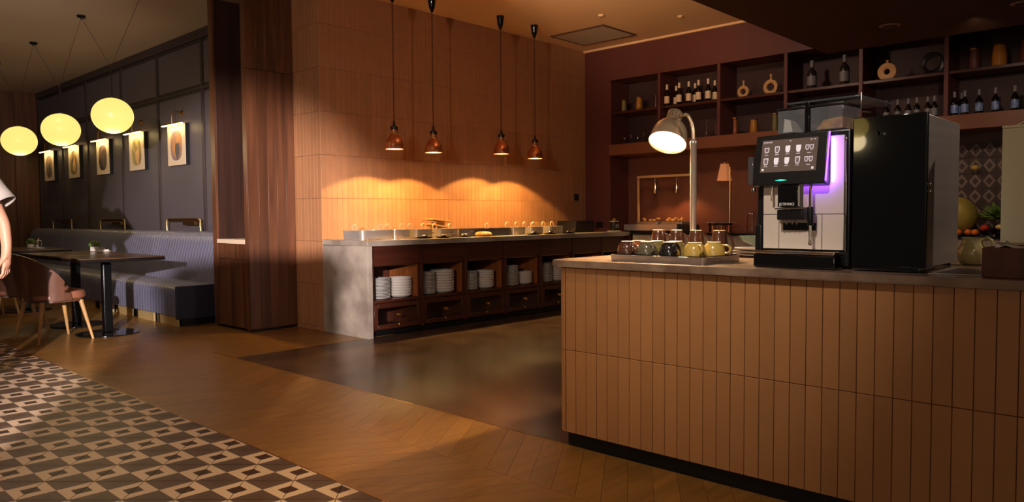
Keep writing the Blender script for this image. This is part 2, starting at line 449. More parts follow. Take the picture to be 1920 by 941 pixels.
# --- kitchen back wall with built-in shelving (X = 8.31)
g = G()
g.box(XK, 6.0, 0, 8.8, 6.44, ZC)                     # pier between tiles and niche
g.box(XK, -2.5, 2.925, 8.8, 6.0, ZC)                 # header
g.box(8.76, -2.5, 0, 8.86, 6.0, 2.93)                # back
g.box(XK, -2.6, 0, 8.8, -2.5, ZC)
wall_k = struct(g.out('wall_kitchen', 'maroon_panel'))
g = G(); g.box(8.735, -2.5, 2.07, 8.76, 6.0, 2.925); g.out('shelf_backing', 'shelf_back', wall_k)
g = G(); g.box(8.735, 2.6, .9, 8.76, 6.0, 1.925); g.out('niche_panel', 'niche_back', wall_k)
g = G(); g.box(8.735, -2.5, .9, 8.76, 2.6, 1.925); g.out('niche_panel', 'tile_brown', wall_k)
g = G(); g.box(XK-.03, -2.5, 1.925, 8.76, 6.0, 2.07, .004, 1); g.out('ledge', 'ledge_wood', wall_k)
SH = thing('shelf_unit', 'long dark wooden shelf unit built into the wall above the hot food niche', 'shelf', (XK, 6.0, 2.07))
ys = [-.0, -.755, -1.585, -2.405, -3.21, -4.01, -4.81, -5.61, -6.41]
for i, y in enumerate(ys):
    g = G(); g.box(.0, y-.02 if i else y-.012, 0, .42, y+.02 if i else y, .852, .002, 1); g.out('divider', 'maroon_panel', SH)
for a, b in zip(ys, ys[1:]):
    g = G(); g.box(.012, b+.021, .405, .42, a-.021, .435, .002, 1); g.out('shelf_board', 'cabinet_wood', SH)
# patterned tiles on the right part of the niche: 4 brown + cream diamond ring per tile
def diam(g, y, z, s=.060, sz=.0765):
    x = 8.722
    g.mi = 0; g.box(x+.004, y-s+.001, z-sz+.001, x+.012, y+s-.001, z+sz-.001)
    def D(a, xx, mi):
        b = a*sz/s; g._f([g._v((xx, y+a, z)), g._v((xx, y, z+b)), g._v((xx, y-a, z)), g._v((xx, y, z-b))], mi)
    D(s*.93, x+.0035, 1); D(s*.5, x+.003, 2)
g = G(); diam(g, 0, 0); dproto = g.out('diamond_tile', ['niche_tile', 'niche_diamond', 'niche_tile'], wall_k, (0, 1.81, .98))
for i in range(-6, 12):
    for k in range(0, 6):
        if i == 0 and k == 0: continue
        inst(dproto, wall_k, (0, 1.81-i*.1205, .98+k*.1535))

g = G(); g.box(3.9, -2.5, 0, XK-.001, -2.45, 2.59); struct(g.out('wall_right', 'wall_tile'))
# --- dining wall (X = 4.09)
XD = 4.09
g = G(); g.box(XD, 7.64, 0, XD+.3, 16.5, ZC); wall_d = struct(g.out('wall_dining', 'batten_grey'))
sy = [8.90, 10.21, 11.49, 12.95, 14.2, 15.45]
prev = 7.72
for y in sy:
    for z0, z1 in ((.5, 2.655), (2.725, 3.24)):
        g = G(); g.box(XD-.012, prev+.042, z0+.012, XD, y-.042, z1-.012, .002, 1); g.out('wall_panel', 'panel_grey', wall_d)
    g = G(); g.box(XD-.026, y-.026, .5, XD, y+.026, 3.27, .002, 1); g.out('batten', 'batten_grey', wall_d)
    prev = y
g = G(); g.box(XD-.028, 7.7, 2.67, XD, 15.49, 2.71, .002, 1); g.out('rail', 'batten_grey', wall_d)
g = G(); g.box(XD-.05, 7.7, 3.27, XD, 15.49, ZC, .004, 1); g.out('crown', 'batten_grey', wall_d)
g = G(); g.box(-4, 15.5, 0, 4.1, 15.6, ZC); wf = struct(g.out('wall_far', 'walnut_dark'))
for i in range(11):
    g = G(); g.box(.1+i*.36, 15.48, .0, .1+i*.36+.352, 15.5, ZC-.005, .002, 1); g.out('wall_panel', 'walnut', wf)

# --- walnut column with a niche (X face 3.58, Y face 6.90)
CX0, CY0, CX1, CY1 = 3.59, 6.90, 4.10, 7.66
colm = struct(G().box(CX0+.05, CY0+.03, 0, CX1-.002, CY1-.01, .86).box(CX1-.12, CY0+.03, .86, CX1-.002, CY1-.01, ZC).out('wall_column', 'walnut_dark'))
def rb(name, m, *a, par=colm, bev=.002):
    return G().box(*a, bev, 1).out(name, m, par)
rb('stile', 'walnut', CX0-.01, CY1-.09, 0.02, CX1-.12, CY1, ZC-.001)
rb('stile', 'walnut', CX0-.01, CY0+.02, 0.02, CX1-.12, CY0+.075, ZC-.001)
rb('shade_lining', 'niche_shade_wood', CX0+.012, CY1-.096, .914, CX1-.142, CY1-.0905, ZC-.002)  # thin dark sheet added to give the niche side its shade
rb('shelf_board', 'canvas', CX0-.012, CY0+.075, .868, CX1-.121, CY1-.09, .912)
rb('drawer_front', 'walnut', CX0-.002, CY0+.078, .712, CX0+.03, CY1-.092, .866)
for k in range(3):
    yy = CY0+.078+k*.1955
    rb('board', 'walnut', CX0-.002, yy, .03, CX0+.03, yy+.194, .708)
for k in range(3):
    yy = CY0+.078+k*.1955
    rb('board', 'niche_shade_wood', CX1-.14, yy, .914, CX1-.121, yy+.194, ZC-.002)
rb('kick', 'black_kick', CX0+.015, CY0+.015, 0, CX1-.05, CY1-.01, .02)
# front boards (facing -Y)
bx = [3.582, 3.70, 3.80, 3.90, 4.0, 4.098]
for a, b in zip(bx, bx[1:]):
    rb('board', 'walnut', a, CY0, .03, b-.001, CY0+.02, 2.572)
for a, b in zip(bx, bx[1:]):
    rb('board', 'walnut', a, CY0, 2.575, b-.001, CY0+.02, ZC-.001)

# ============================================================ FRONT COUNTER
FC = thing('bar_counter', 'long bar counter clad in upright tan tiles with marble slab top, in the right foreground', 'counter', (2.84, 2.36, 0))
def W(o, root): o.location = o.location - root.location; return o     # world-built mesh placed under its root
CXF, CYE, CXB = 2.815, 2.355, 3.78
R_ = .05
def rounded(x0, x1, y1, r, y0=-1.2, n=6):
    pts = [(x0, y0)]; pts = []
    pts.append((x0, y0))
    for i in range(n+1):
        a = PI - i*(PI/2)/n; pts.append((x0+r+r*math.cos(a), y1-r+r*math.sin(a)))
    for i in range(n+1):
        a = PI/2 - i*(PI/2)/n; pts.append((x1-r+r*math.cos(a), y1-r+r*math.sin(a)))
    pts.append((x1, y0)); return pts
def W_out(g, name, m, root): o = g.out(name, m, root); o.location = Vector((0,0,0)) - root.location; return o
W_out(G().prism(rounded(2.832, 3.74, 2.335, .04), .07, .874), 'body', 'grout', FC)
W_out(G().prism(rounded(2.845, 3.72, 2.33, .04), 0, .07), 'kick', 'black_kick', FC)
# slab
g = G(); P0 = rounded(2.787, CXB, 2.395, .07, n=8)
g.prism(P0, .877, .908)
ed = [e for e in g.bm.edges if len(e.link_faces) == 2 and abs(e.verts[0].co.z-e.verts[1].co.z) < 1e-6]
bmesh.ops.bevel(g.bm, geom=ed, offset=.004, segments=2, affect='EDGES')
W_out(g, 'worktop', 'marble', FC)
cp = None
def ctile(h, w=TP):
    g = G(); g.M = Matrix.Rotation(-PI/2, 4, 'Z'); tmesh(g, w, h, t=.016, b=.0016); return g
hs = [(.07, .403), (.473, .403)]
ystart = 2.299
for z, h in hs:
    first = None
    for i in range(56):
        y = ystart - i*TP
        if y < -1.15: break
        loc = Vector((CXF, y, z)) - FC.location
        if first is None: first = ctile(h).out('counter_tile', 'counter_tile', FC, loc)
        else: inst(first, FC, loc)
    # rounded corner and end
    g = G(); r = .055; cxx, cyy = CXF+r, ystart+.0
    n = 8
    for i in range(n):
        a0, a1 = PI-(PI/2)*i/n, PI-(PI/2)*(i+1)/n
        def pt(a, rr, zz): return (CXF+r+rr*math.cos(a), ystart+.001+rr*math.sin(a), zz)
        v = [g._v(pt(a0, r, z+.0012)), g._v(pt(a1, r, z+.0012)), g._v(pt(a1, r, z+h-.0012)), g._v(pt(a0, r, z+h-.0012))]
        u = [g._v(pt(a0, r-.016, z+.0012)), g._v(pt(a1, r-.016, z+.0012)), g._v(pt(a1, r-.016, z+h-.0012)), g._v(pt(a0, r-.016, z+h-.0012))]
        g._f(v, smooth=True); g._f(u[::-1]); g._f([v[0],u[0],u[1],v[1]]); g._f([v[3],v[2],u[2],u[3]])
    W_out(g, 'corner_tile', 'counter_tile', FC)
    f2 = None
    for i in range(14):
        x = CXF+r+.001+i*TP
        g = G(); g.M = Matrix.Rotation(PI, 4, 'Z'); tmesh(g, TP, h, t=.016)
        loc = Vector((x+TP, ystart+.001+r, z)) - FC.location
        if f2 is None: f2 = g.out('counter_tile', 'counter_tile', FC, loc)
        else: g.bm.free(); inst(f2, FC, loc)

# ============================================================ BUFFET COUNTER
BC = thing('buffet_counter', 'buffet counter with grey stone end panel and dark wood cabinets under the copper pendant lamps', 'counter', (4.10, 5.68, 0))
def bxm(name, m, x0, y0, z0, x1, y1, z1, root=BC, bev=.0015):
    return W_out(G().box(x0, y0, z0, x1, y1, z1, bev, 1) if bev else G().box(x0, y0, z0, x1, y1, z1), name, m, root)
YF, YB = 5.68, 6.415
bxm('worktop', 'marble_panel', 4.10, YF, .855, XK-.001, YB, .908, bev=.003)
bxm('end_panel', 'marble_panel', 4.10, YF, 0, 4.155, YB, .854, bev=.002)
bxm('carcass_back', 'walnut_dark', 4.156, 6.2, .05, XK-.002, YB-.02, .854)
bxm('kick', 'black_kick', 4.156, YF+.09, 0, XK-.002, 6.2, .052, bev=0)
cabx = [4.172+i*.595 for i in range(8)]
for i, x in enumerate(cabx):
    if x > XK-.05: continue
    bxm('divider', 'cabinet_wood', x-.016, YF+.025, .052, x+.016, 6.199, .853)
    if i < 7:
        x1 = min(cabx[i+1]-.017, XK-.02); x0 = x+.017
        if x1-x0 < .1: continue
        bxm('top_panel', 'cabinet_wood', x0, YF+.035, .668, x1, YF+.06, .852)
        bxm('light_rail', 'trim_metal', x0+.01, YF+.033, .662, x1-.09, YF+.045, .667, bev=0)
        bxm('shelf_board', 'cabinet_wood', x0, YF+.03, .318, x1, 6.199, .343)
        bxm('inner_lining', 'cabinet_inner', x1-.012, YF+.075, .344, x1-.001, 6.19, .66, bev=0)
        bxm('inner_lining', 'cabinet_wood', x0+.001, YF+.075, .344, x0+.012, 6.19, .66, bev=0)
        # glazed drawer front with brass knob
        dr = thing('d', '', 'x') if False else bpy.data.objects.new('drawer_front', None)
        COL.objects.link(dr); dr.parent = BC; dr.location = Vector((x0, YF+.03, .066)) - BC.location
        wd = x1-x0; hd = .245
        for a in ((.002, 0, 0, .045, .022, hd), (wd-.045, 0, 0, wd-.002, .022, hd), (.045, 0, 0, wd-.045, .022, .045), (.045, 0, hd-.045, wd-.045, .022, hd)):
            G().box(*a, .002, 1).out('frame', 'cabinet_wood', dr)
        G().box(.045, .008, .045, wd-.045, .012, hd-.045).out('pane', 'clear_glass', dr)
        g = G(); g.M = Matrix.Translation((wd/2, 0, hd*.52)) @ Matrix.Rotation(PI/2, 4, 'X')
        g.lathe([(.018,-.003),(.018,.004),(.007,.008),(.006,.018),(.014,.026),(.017,.036),(.012,.044),(0,.046)], 16); g.out('knob', 'brass', dr)
        G().lathe([(.011,0),(.013,.006),(.009,.016),(0,.02)], 12, (wd/2, -.012, .028)).out('drop_pull', 'brass', dr)
# plates in the open bays: (x, y, radius, count, kind)
def plate(r, name='plate', deep=False):
    g = G(); h = .012 if not deep else .035
    g.lathe([(0,0),(r*.55,0),(r*.6,.003),(r*.96,h-.003),(r,h),(r*.97,h+.003),(r*.62,.006),(0,.005)], 28)
    return g.out(name, 'porcelain' if deep else 'plate_grey')
ORD = ['first','second','third','fourth','fifth','sixth','seventh','eighth','ninth','tenth','eleventh','twelfth','thirteenth','fourteenth','fifteenth','sixteenth','seventeenth']
bays = ['first', 'second', 'third', 'fourth', 'fifth']
specS = [(4.355, 15, .1), (4.925, 17, .095), (5.52, 15, .095), (6.155, 17, .1), (6.75, 17, .1)]
for k, (x, n, r) in enumerate(specS):
    lab = '%s small plate counted up the left stack of the %s bay from the stone end'; grp = 'small plates in the %s bay' % bays[k]
    p = plate(r); tag(p, lab % ('bottom', bays[k]), 'plate', grp); p.location = (x, 5.84, .3445)
    dz = .0132
    for j in range(1, n):
        c = inst(p, None, (x+rnd.uniform(-.001,.001), 5.84+rnd.uniform(-.001,.001), .3445+j*dz)); c['label'] = lab % (ORD[j] if j < n-1 else 'topmost', bays[k])
specB = [(4.61, 7, .118, .0255), (5.16, 8, .128, .0275), (5.77, 7, .112, .0255), (6.40, 6, .112, .0225), (6.98, 7, .112, .025)]
for k, (x, n, r, dz) in enumerate(specB):
    lab = '%s wide bowl counted up the right stack of the %s bay from the stone end'; grp = 'wide bowls in the %s bay' % bays[k]
    g = G(); h = dz+.012
    g.lathe([(0,0),(r*.7,0),(r*.76,.003),(r*.95,h*.45),(r,h*.85),(r,h),(r*.96,h),(r*.74,.012),(0,.011)], 32)
    p = g.out('bowl', 'porcelain'); tag(p, lab % ('bottom', bays[k]), 'bowl', grp); p.location = (x, 5.86, .3445)
    for j in range(1, n): inst(p, None, (x+rnd.uniform(-.002,.002), 5.86+rnd.uniform(-.002,.002), .3445+j*dz))['label'] = lab % (ORD[j] if j < n-1 else 'topmost', bays[k])

# ---- things on the buffet
ZT = .9085
def rrect(w, d, r, n=5):
    pts = []
    for cx, cy, a0 in ((w/2-r, d/2-r, 0), (-w/2+r, d/2-r, PI/2), (-w/2+r, -d/2+r, PI), (w/2-r, -d/2+r, 1.5*PI)):
        for i in range(n+1): a = a0+i*(PI/2)/n; pts.append((cx+r*math.cos(a), cy+r*math.sin(a)))
    return pts
def loft(g, sections, cap=True, smooth=True):
    rings = [[g._v((x, y, z)) for x, y in pts] for pts, z in sections]
    for A, B in zip(rings, rings[1:]):
        for i in range(len(A)): g._f([A[i], A[(i+1)%len(A)], B[(i+1)%len(B)], B[i]], smooth=smooth)
    if cap: g._f(rings[0][::-1]); g._f(rings[-1])
    return g
def ring_handle(c, r=.028, wire=.0062, rx=0):
    g = G(); pts = [(r*math.cos(a), 0, .032+r*1.12*math.sin(a)) for a in [-PI*.32+ (PI*1.64)*i/14 for i in range(15)]]
    g.M = Matrix.Rotation(rx, 4, 'Z'); g.tube(pts, wire, 8); return g
def pan(x, y, w, d, label, food=None, hx=(), mats=('steel', 'dark_cap'), h=.090):
    t = thing('buffet_pan', label, 'pan', (x, y, ZT))
    g = G(); loft(g, [(rrect(w*.96, d*.96, .05), 0), (rrect(w, d, .055), h), (rrect(w-.012, d-.012, .05), h), (rrect(w*.93, d*.92, .045), .03)])
    g.out('dish', mats[0], t)
    if food:
        g = G(); loft(g, [(rrect(w*.94, d*.94, .045), h-.02), (rrect(w*.6, d*.6, .03), h-.012)]); g.out('food', food, t)
    for sx in hx: ring_handle((0,0,0)).out('ring_handle', 'handle_metal', t, (sx, 0, h-.008))
    return t
mat('stew', (120, 66, 30), .35, noise=(30, 1, (170, 120, 60)), bump=.5, bscale=60)
mat('greens', (90, 96, 40), .4, noise=(40, 1, (150, 120, 50)), bump=.6, bscale=80)
mat('noodle', (196, 150, 84), .4, noise=(40, 1, (150, 96, 44)), bump=.6, bscale=80)
pan(4.345, 6.0, .40, .34, 'long silver pan with ring handles at the left end of the buffet', 'noodle', (-.16, .15))
pan(4.68, 6.02, .24, .28, 'second silver pan from the left end of the buffet, beside the long pan', 'greens', (-.09, .09))
pan(4.95, 6.0, .24, .28, 'third silver pan from the left end of the buffet', 'stew', (-.09, .09))
pan(5.29, 6.0, .30, .28, 'silver pan standing in front of the tilted wooden boards', 'noodle', (-.1, .12))
pan(5.92, 6.0, .62, .30, 'wide dark blue black pan in the middle of the buffet', 'stew', (.04,), ('leather_dark', 'x'), h=.082)
pan(6.37, 6.0, .23, .28, 'silver pan with ring handles just right of the wide dark pan', 'greens', (-.08, .08))
pan(6.68, 6.0, .24, .28, 'second silver pan right of the wide dark pan', 'stew', (-.09, .07))
pan(7.03, 6.0, .28, .28, 'last silver pan at the right end, before the wooden board', 'noodle', (-.1, .06))
def domed(x, y, label, s=1.0):
    t = thing('serving_spoon_rest', label, 'spoon', (x, y, ZT))
    G().lathe([(0,0),(.055,0),(.085,.01),(.088,.013),(.055,.006),(0,.005)], 20, sx=1.3*s, sy=.8).out('dish', 'black_metal', t)
    g = G(); g.ball((0,0,.024), .03, 1.3, 1, .55, 16, 8); g.out('spoon_bowl', 'chrome', t)
    G().tube([(.03,0,.03),(.08,.0,.045),(.14,.02,.06)], [.004,.0035,.004], 8).out('spoon_handle', 'chrome', t)
for k, (x, w_) in enumerate([(4.86,'third silver pan'), (5.12,'third and fourth silver pans'), (5.40,'tilted wooden boards'), (6.50,'gap right of the wide dark pan'), (6.80,'second last silver pan'), (7.14,'last silver pan')]):
    domed(x, 5.775, 'silver serving spoon on a black rest before the %s' % w_)
def tongs(x, y, rz, label):
    t = thing('tongs', label, 'tongs', (x, y, ZT), rz)
    for s in (-1, 1): G().prism([(-.12, s*.02-.008),(.12, s*.004-.004),(.12, s*.004+.004),(-.12, s*.02+.008)], .002, .009).out('arm', 'leg_wood', t)
tongs(4.24, 5.78, .35, 'pale wooden tongs lying on the buffet edge at the far left')
tongs(4.62, 5.75, 0, 'pale wooden tongs lying before the second silver pan')
tongs(5.25, 5.74, .05, 'pale wooden tongs lying before the tilted wooden boards')
g = G(); loft(g, [(rrect(.16,.1,.03),0),(rrect(.2,.13,.05),.022),(rrect(.16,.1,.04),.045),(rrect(.08,.05,.02),.052)]); o = g.out('bread_loaf', 'noodle'); o.location = (5.70, 5.79, ZT+.001)
tag(o, 'golden bread loaf in front of the wide dark pan', 'bread')
ws = thing('menu_stand', 'stand of two tilted wooden boards behind the silver pans', 'stand', (5.44, 6.24, ZT))
G().box(-.06, -.05, 0, .06, .05, .10, .004).out('block', 'leg_wood', ws)
g = G(); g.M = Matrix.Translation((0,0,.11)) @ Matrix.Rotation(.16, 4, 'Y'); g.box(-.17,-.1,-.008,.15,.1,.008,.003); g.out('board', 'leg_wood', ws)
G().box(-.05, -.04, .12, .07, .05, .155, .003).out('block', 'leg_wood', ws)
g = G(); g.M = Matrix.Translation((0,0,.175)) @ Matrix.Rotation(.12, 4, 'Y'); g.box(-.14,-.09,-.008,.14,.09,.008,.003); g.out('board', 'leg_wood', ws)
wb = G().box(-.19, -.012, 0, .19, .012, .135, .003, 1).out('serving_board', 'leg_wood'); wb.location = (7.28, 6.36, ZT); tag(wb, 'upright wooden board leaning at the right end of the tiled wall', 'board')
bxx = thing('induction_hob', 'low black box with a sloping lid at the corner of the buffet', 'appliance', (7.80, 6.2, ZT))
G().prism([(-.2,0),(.2,0),(.2,.15),(-.17,.15)], -.16, .16, 'y').out('housing', 'black_plastic', bxx)
G().box(-.14, -.166, .03, .16, -.16, .11).out('front_plate', 'dark_cap', bxx)
dk = thing('coffee_grinder', 'small black jar with a pale lid knob on a white dish', 'jar', (8.12, 5.80, ZT))
G().lathe([(.09,0),(.1,.012),(.08,.018),(0,.018)], 20).out('dish', 'porcelain', dk)
G().lathe([(.05,.018),(.055,.03),(.05,.13),(0,.13)], 20).out('jar_body', 'black_plastic', dk)
G().lathe([(.062,.131),(.062,.145),(.02,.15),(.018,.175),(0,.18)], 20).out('lid', 'leg_wood', dk)
G().box(-.035,-.052,.05,.035,-.047,.1).out('label_plate', 'grey_text', dk)
for nme, x, z, s, lab in (('wall_socket', 8.10, 1.335, .05, 'black wall switch plate on the tiled wall near the corner'),):
    t = thing(nme, lab, 'switch', (x, YW, z)); G().box(-.045,-.012,0,.045,-.0005,.085,.003).out('plate', 'black_plastic', t); G().box(-.03,-.015,.015,.03,-.012,.07,.002).out('rocker', 'black_gloss', t)
t = thing('wall_socket', 'black socket plate low on the maroon pier above the buffet corner', 'switch', (XK, 6.18, .96)); G().box(-.012,-.05,0,-.0005,.05,.075,.003).out('plate', 'black_plastic', t); G().box(-.015,-.03,.015,-.012,.03,.06,.002).out('socket_insert', 'black_gloss', t)

# ============================================================ PENDANT HEAT LAMPS
pk = [('leftmost', 4.642), ('second from the left', 5.150), ('second from the right', 6.160), ('rightmost', 6.735)]
def pendant(x, which, zb):
    t = thing('pendant_lamp', 'copper bell pendant lamp over the buffet, the %s of the four' % which, 'lamp', (x, 5.956, zb), 0, 'copper pendants over the buffet')
    h = 0
    G().lathe([(.096,0),(.094,.004),(.092,.04),(.085,.075),(.066,.112),(.042,.140),(.034,.15),(.033,.19),(.030,.19),(.030,.148),(.04,.134),(.062,.107),(.081,.072),(.088,.038),(.089,.004),(.096,0)], 32, cap0=False, cap1=False).out('shade', 'copper', t)
    G().lathe([(.034,.151),(.036,.155),(.036,.160),(.034,.164),(.036,.168),(.036,.173),(.034,.177)], 24, cap0=False, cap1=False).out('collar', 'trim_metal', t)
    G().lathe([(.037,.19),(.038,.2),(.036,.222),(.022,.23),(.014,.236),(.013,.262),(.008,.275),(0,.276)], 24).out('cap', 'dark_cap', t)
    G().lathe([(0,.012),(.087,.012),(.087,.016),(0,.016)], 24).out('bulb_disc', 'bulb_warm', t)
    top = 3.37-zb
    g = G(); L_ = top-.14-.27; n = 130
    pts = [(.0065*math.cos(i*1.9), .0065*math.sin(i*1.9), .272+L_*i/n) for i in range(n+1)]
    g.tube(pts, .005, 5); g.out('coiled_cord', 'cord', t)
    G().lathe([(.005,top-.15),(.012,top-.148),(.03,top-.1),(.04,top-.04),(.045,top),(0,top)], 24).out('ceiling_cup', 'black_gloss', t)
    l = light('pendant_light', 'SPOT', (0,0,0), 74, (1, .58, .18), None, .02, angle=126, blend=.14); l.parent = t; l.location = (0,0,.004); l.rotation_euler = (0,0,0)
    return t
for (wname, x), zb in zip(pk, (1.79, 1.784, 1.826, 1.803)): pendant(x, wname, zb)

# ============================================================ MUG TRAY AND COUNTER LAMP
ZS = .9085
tr = thing('serving_tray', 'low silver tray with a black inset at the left end of the bar counter', 'tray', (2.90, 2.10, ZS), -.02)
g = G(); loft(g, [(([(x, y) for x, y in [(p[0]+.163, p[1]-.25) for p in rrect(.32, .50, .018)]]), 0), ([(p[0]+.163, p[1]-.25) for p in rrect(.325, .505, .018)], .029), ([(p[0]+.163, p[1]-.25) for p in rrect(.311, .49, .014)], .030)], smooth=False)
g.out('tray_body', 'brushed', tr)
g = G(); loft(g, [([(p[0]+.163, p[1]-.25) for p in rrect(.307, .486, .013)], .0301), ([(p[0]+.163, p[1]-.25) for p in rrect(.307, .486, .013)], .033)], smooth=False); g.out('tray_inset', 'black_gloss', tr)
mat('mug_brown', (84, 52, 38), .2, coat=.5); mat('mug_olive', (120, 112, 66), .2, coat=.5); mat('mug_grey', (98, 92, 72), .2, coat=.5); mat('mug_black', (34, 30, 30), .15, coat=.5)
mat('mug_yellow', (196, 166, 84), .22, coat=.5); mat('mug_rust', (150, 84, 46), .2, coat=.5); mat('mug_foot', (232, 206, 170), .4)
def cup(x, y, z, m, rz, label, grp, tall=False):
    t = thing('mug', label, 'mug', (x, y, z), rz, grp)
    if not tall:
        R0 = .047; H = .056
        pr = [(.0505,0),(.0505,.004),(.049,.02),(.0445,.036),(.037,.048),(.032,.0515),(.032,.0562),(.0,.0562)]
        inn = [(.0475,.0),(.0475,.004),(.046,.02),(.041,.034),(.034,.044),(0,.047)]
        hp = [(.045,0,.012),(.058,0,.008),(.072,0,.018),(.072,0,.034),(.058,0,.044),(.036,0,.044)]
    else:
        pr = [(.041,0),(.041,.004),(.038,.05),(.032,.09),(.029,.1),(.028,.102),(.028,.106),(0,.106)]
        inn = [(.038,0),(.035,.05),(.029,.09),(0,.095)]
        hp = [(.038,0,.022),(.050,0,.016),(.062,0,.026),(.060,0,.05),(.050,0,.078),(.030,0,.088)]
    g = G(); g.lathe(pr, 28, cap0=False); g.lathe(inn, 28, cap0=False)
    n = 28; g.out('cup_body', m, t)
    G().lathe([(pr[-2][0]-.0005, pr[-2][1]+.0001), (pr[-2][0]-.001, pr[-2][1]+.0018), (0, pr[-2][1]+.0018)], 24).out('foot_ring', 'mug_foot', t)
    pts = []
    for i in range(len(hp)-1):
        for k in range(4):
            f = k/4; a, b = Vector(hp[i]), Vector(hp[i+1]); pts.append(a.lerp(b, f))
    pts.append(Vector(hp[-1])); sm = [pts[0]]+[(pts[i-1]+pts[i]*2+pts[i+1])/4 for i in range(1, len(pts)-1)]+[pts[-1]]
    G().tube(sm, .0052, 8).out('handle', m, t)
    return t
zt = ZS+.0335
grpF = 'upturned mugs in the bottom layer on the tray'; grpT = 'tall brown mugs at the back of the tray'
HA = -2.2
FY = [2.045, 1.936, 1.815, 1.69]
TY = [2.005, 1.905, 1.80, 1.68]
cup(2.972, FY[0], zt, 'mug_brown', HA, 'upturned brown mug at the front left corner of the silver tray', grpF)
cup(2.972, FY[1], zt, 'mug_grey', HA, 'upturned grey green mug, second from the left in the front row of the tray', grpF)
cup(2.972, FY[2], zt, 'mug_black', HA, 'upturned black mug in the middle of the front row of the tray', grpF)
cup(2.972, FY[3], zt, 'mug_yellow', HA, 'upturned yellow mug at the front right of the silver tray', grpF)
cup(3.07, 1.65, zt, 'mug_yellow', -1.3, 'upturned yellow mug behind the front right yellow mug', grpF)
cup(3.078, 2.055, zt, 'mug_rust', 2.4, 'upturned rust orange mug behind the front left brown mug', grpF)
cup(3.078, 1.952, zt, 'mug_olive', 2.4, 'upturned olive yellow mug behind the grey green mug', grpF)
cup(3.078, 1.849, zt, 'mug_olive', 2.4, 'upturned olive mug behind the black mug', grpF)
for nm, y, a in (('leftmost of the four', TY[0], -1.15), ('second from the left', TY[1], -1.15), ('third from the left, beside the lamp pole', TY[2], -1.15), ('rightmost of the four with its handle showing', TY[3], -1.0)):
    cup(3.178, y, zt, 'mug_brown', a, 'tall upturned brown mug in the back row, '+nm, grpT, True)

LP = thing('heat_lamp', 'tall chrome heat lamp with a glowing dome shade standing behind the mug tray', 'lamp', (3.50, 2.0, ZS))
G().lathe([(0,0),(.09,0),(.092,.006),(.085,.014),(.03,.02),(.022,.03),(.022,.06),(0,.06)], 32).out('base', 'chrome', LP)
G().lathe([(.0165,.055),(.0165,.575),(.019,.58),(.019,.592),(.014,.6),(.012,.604),(0,.604)], 24).out('pole', 'steel', LP)
nrm = (Rm @ Vector((-.30, -.88, .40))).normalized()
oc = Vector((3.49, 2.150, 1.504)); q = nrm.to_track_quat('-Z', 'Y').to_matrix().to_4x4()
SM = Matrix.Translation(oc - LP.location) @ q
g = G(); g.M = SM
g.lathe([(.100,0),(.099,.006),(.096,.045),(.088,.085),(.070,.115),(.048,.132),(.041,.138),(.038,.138),(.046,.128),(.066,.111),(.083,.082),(.092,.045),(.095,.006),(.100,0)], 40, cap0=False, cap1=False); g.out('shade', 'nickel', LP)
g = G(); g.M = SM; g.lathe([(.041,.137),(.042,.142),(.042,.192),(.039,.2),(.02,.206),(0,.207)], 28); cap_ = g.out('lamp_cap', 'nickel', LP)
g = G(); g.M = SM
for i in range(14):
    for k in range(4):
        a = 2*PI*i/14; c = Vector((.0425*math.cos(a), .0425*math.sin(a), .150+k*.012)); g.ball(c, .0028, seg=6, rings=4)
o = g.out('vent_hole', 'dark_cap', LP)
g = G(); g.M = SM; g.lathe([(0,.02),(.092,.02),(.092,.024),(0,.024)], 32); g.out('bulb_disc', 'bulb_lamp', LP)
top = SM @ Vector((0, 0, .165)); p0 = Vector((0, 0, .60))
arc = [p0, Vector((-.0, .002, .65)), Vector((-.004, .012, .70)), Vector((-.012, .03, .735)), Vector((top.x+.025, top.y-.035, top.z+.01)), top]
sm = []
for i in range(len(arc)-1):
    for k in range(5): sm.append(arc[i].lerp(arc[i+1], k/5))
sm.append(arc[-1])
for _ in range(3): sm = [sm[0]]+[(sm[i-1]+sm[i]*2+sm[i+1])/4 for i in range(1, len(sm)-1)]+[sm[-1]]
G().tube(sm, .009, 10).out('gooseneck', 'nickel', LP)
l = light('heat_lamp_light', 'SPOT', (0,0,0), 235, (1, .68, .38), None, .04, angle=125, blend=1); l.parent = LP
l.matrix_local = SM @ Matrix.Translation((0,0,.012))

# ---- white platters behind the mugs
pt = thing('platter_stack', 'oval white platter under a greenish glass bowl on the back edge of the bar counter', 'platter', (3.62, 1.66, ZS))
for k in range(3):
    G().lathe([(0,0),(.10,0),(.15,.012),(.152,.015),(.1,.006),(0,.005)], 32, (0,0,k*.015), sx=.85, sy=1.1).out('plate', 'porcelain', pt)
gb = thing('glass_bowl', 'shallow greenish glass bowl standing on the white platters', 'bowl', (3.62, 1.66, ZS+.0505))
G().lathe([(0,0),(.05,0),(.11,.03),(.125,.055),(.122,.055),(.105,.031),(.05,.004),(0,.004)], 32, sx=.85, sy=1.1).out('bowl_body', 'green_glass', gb)

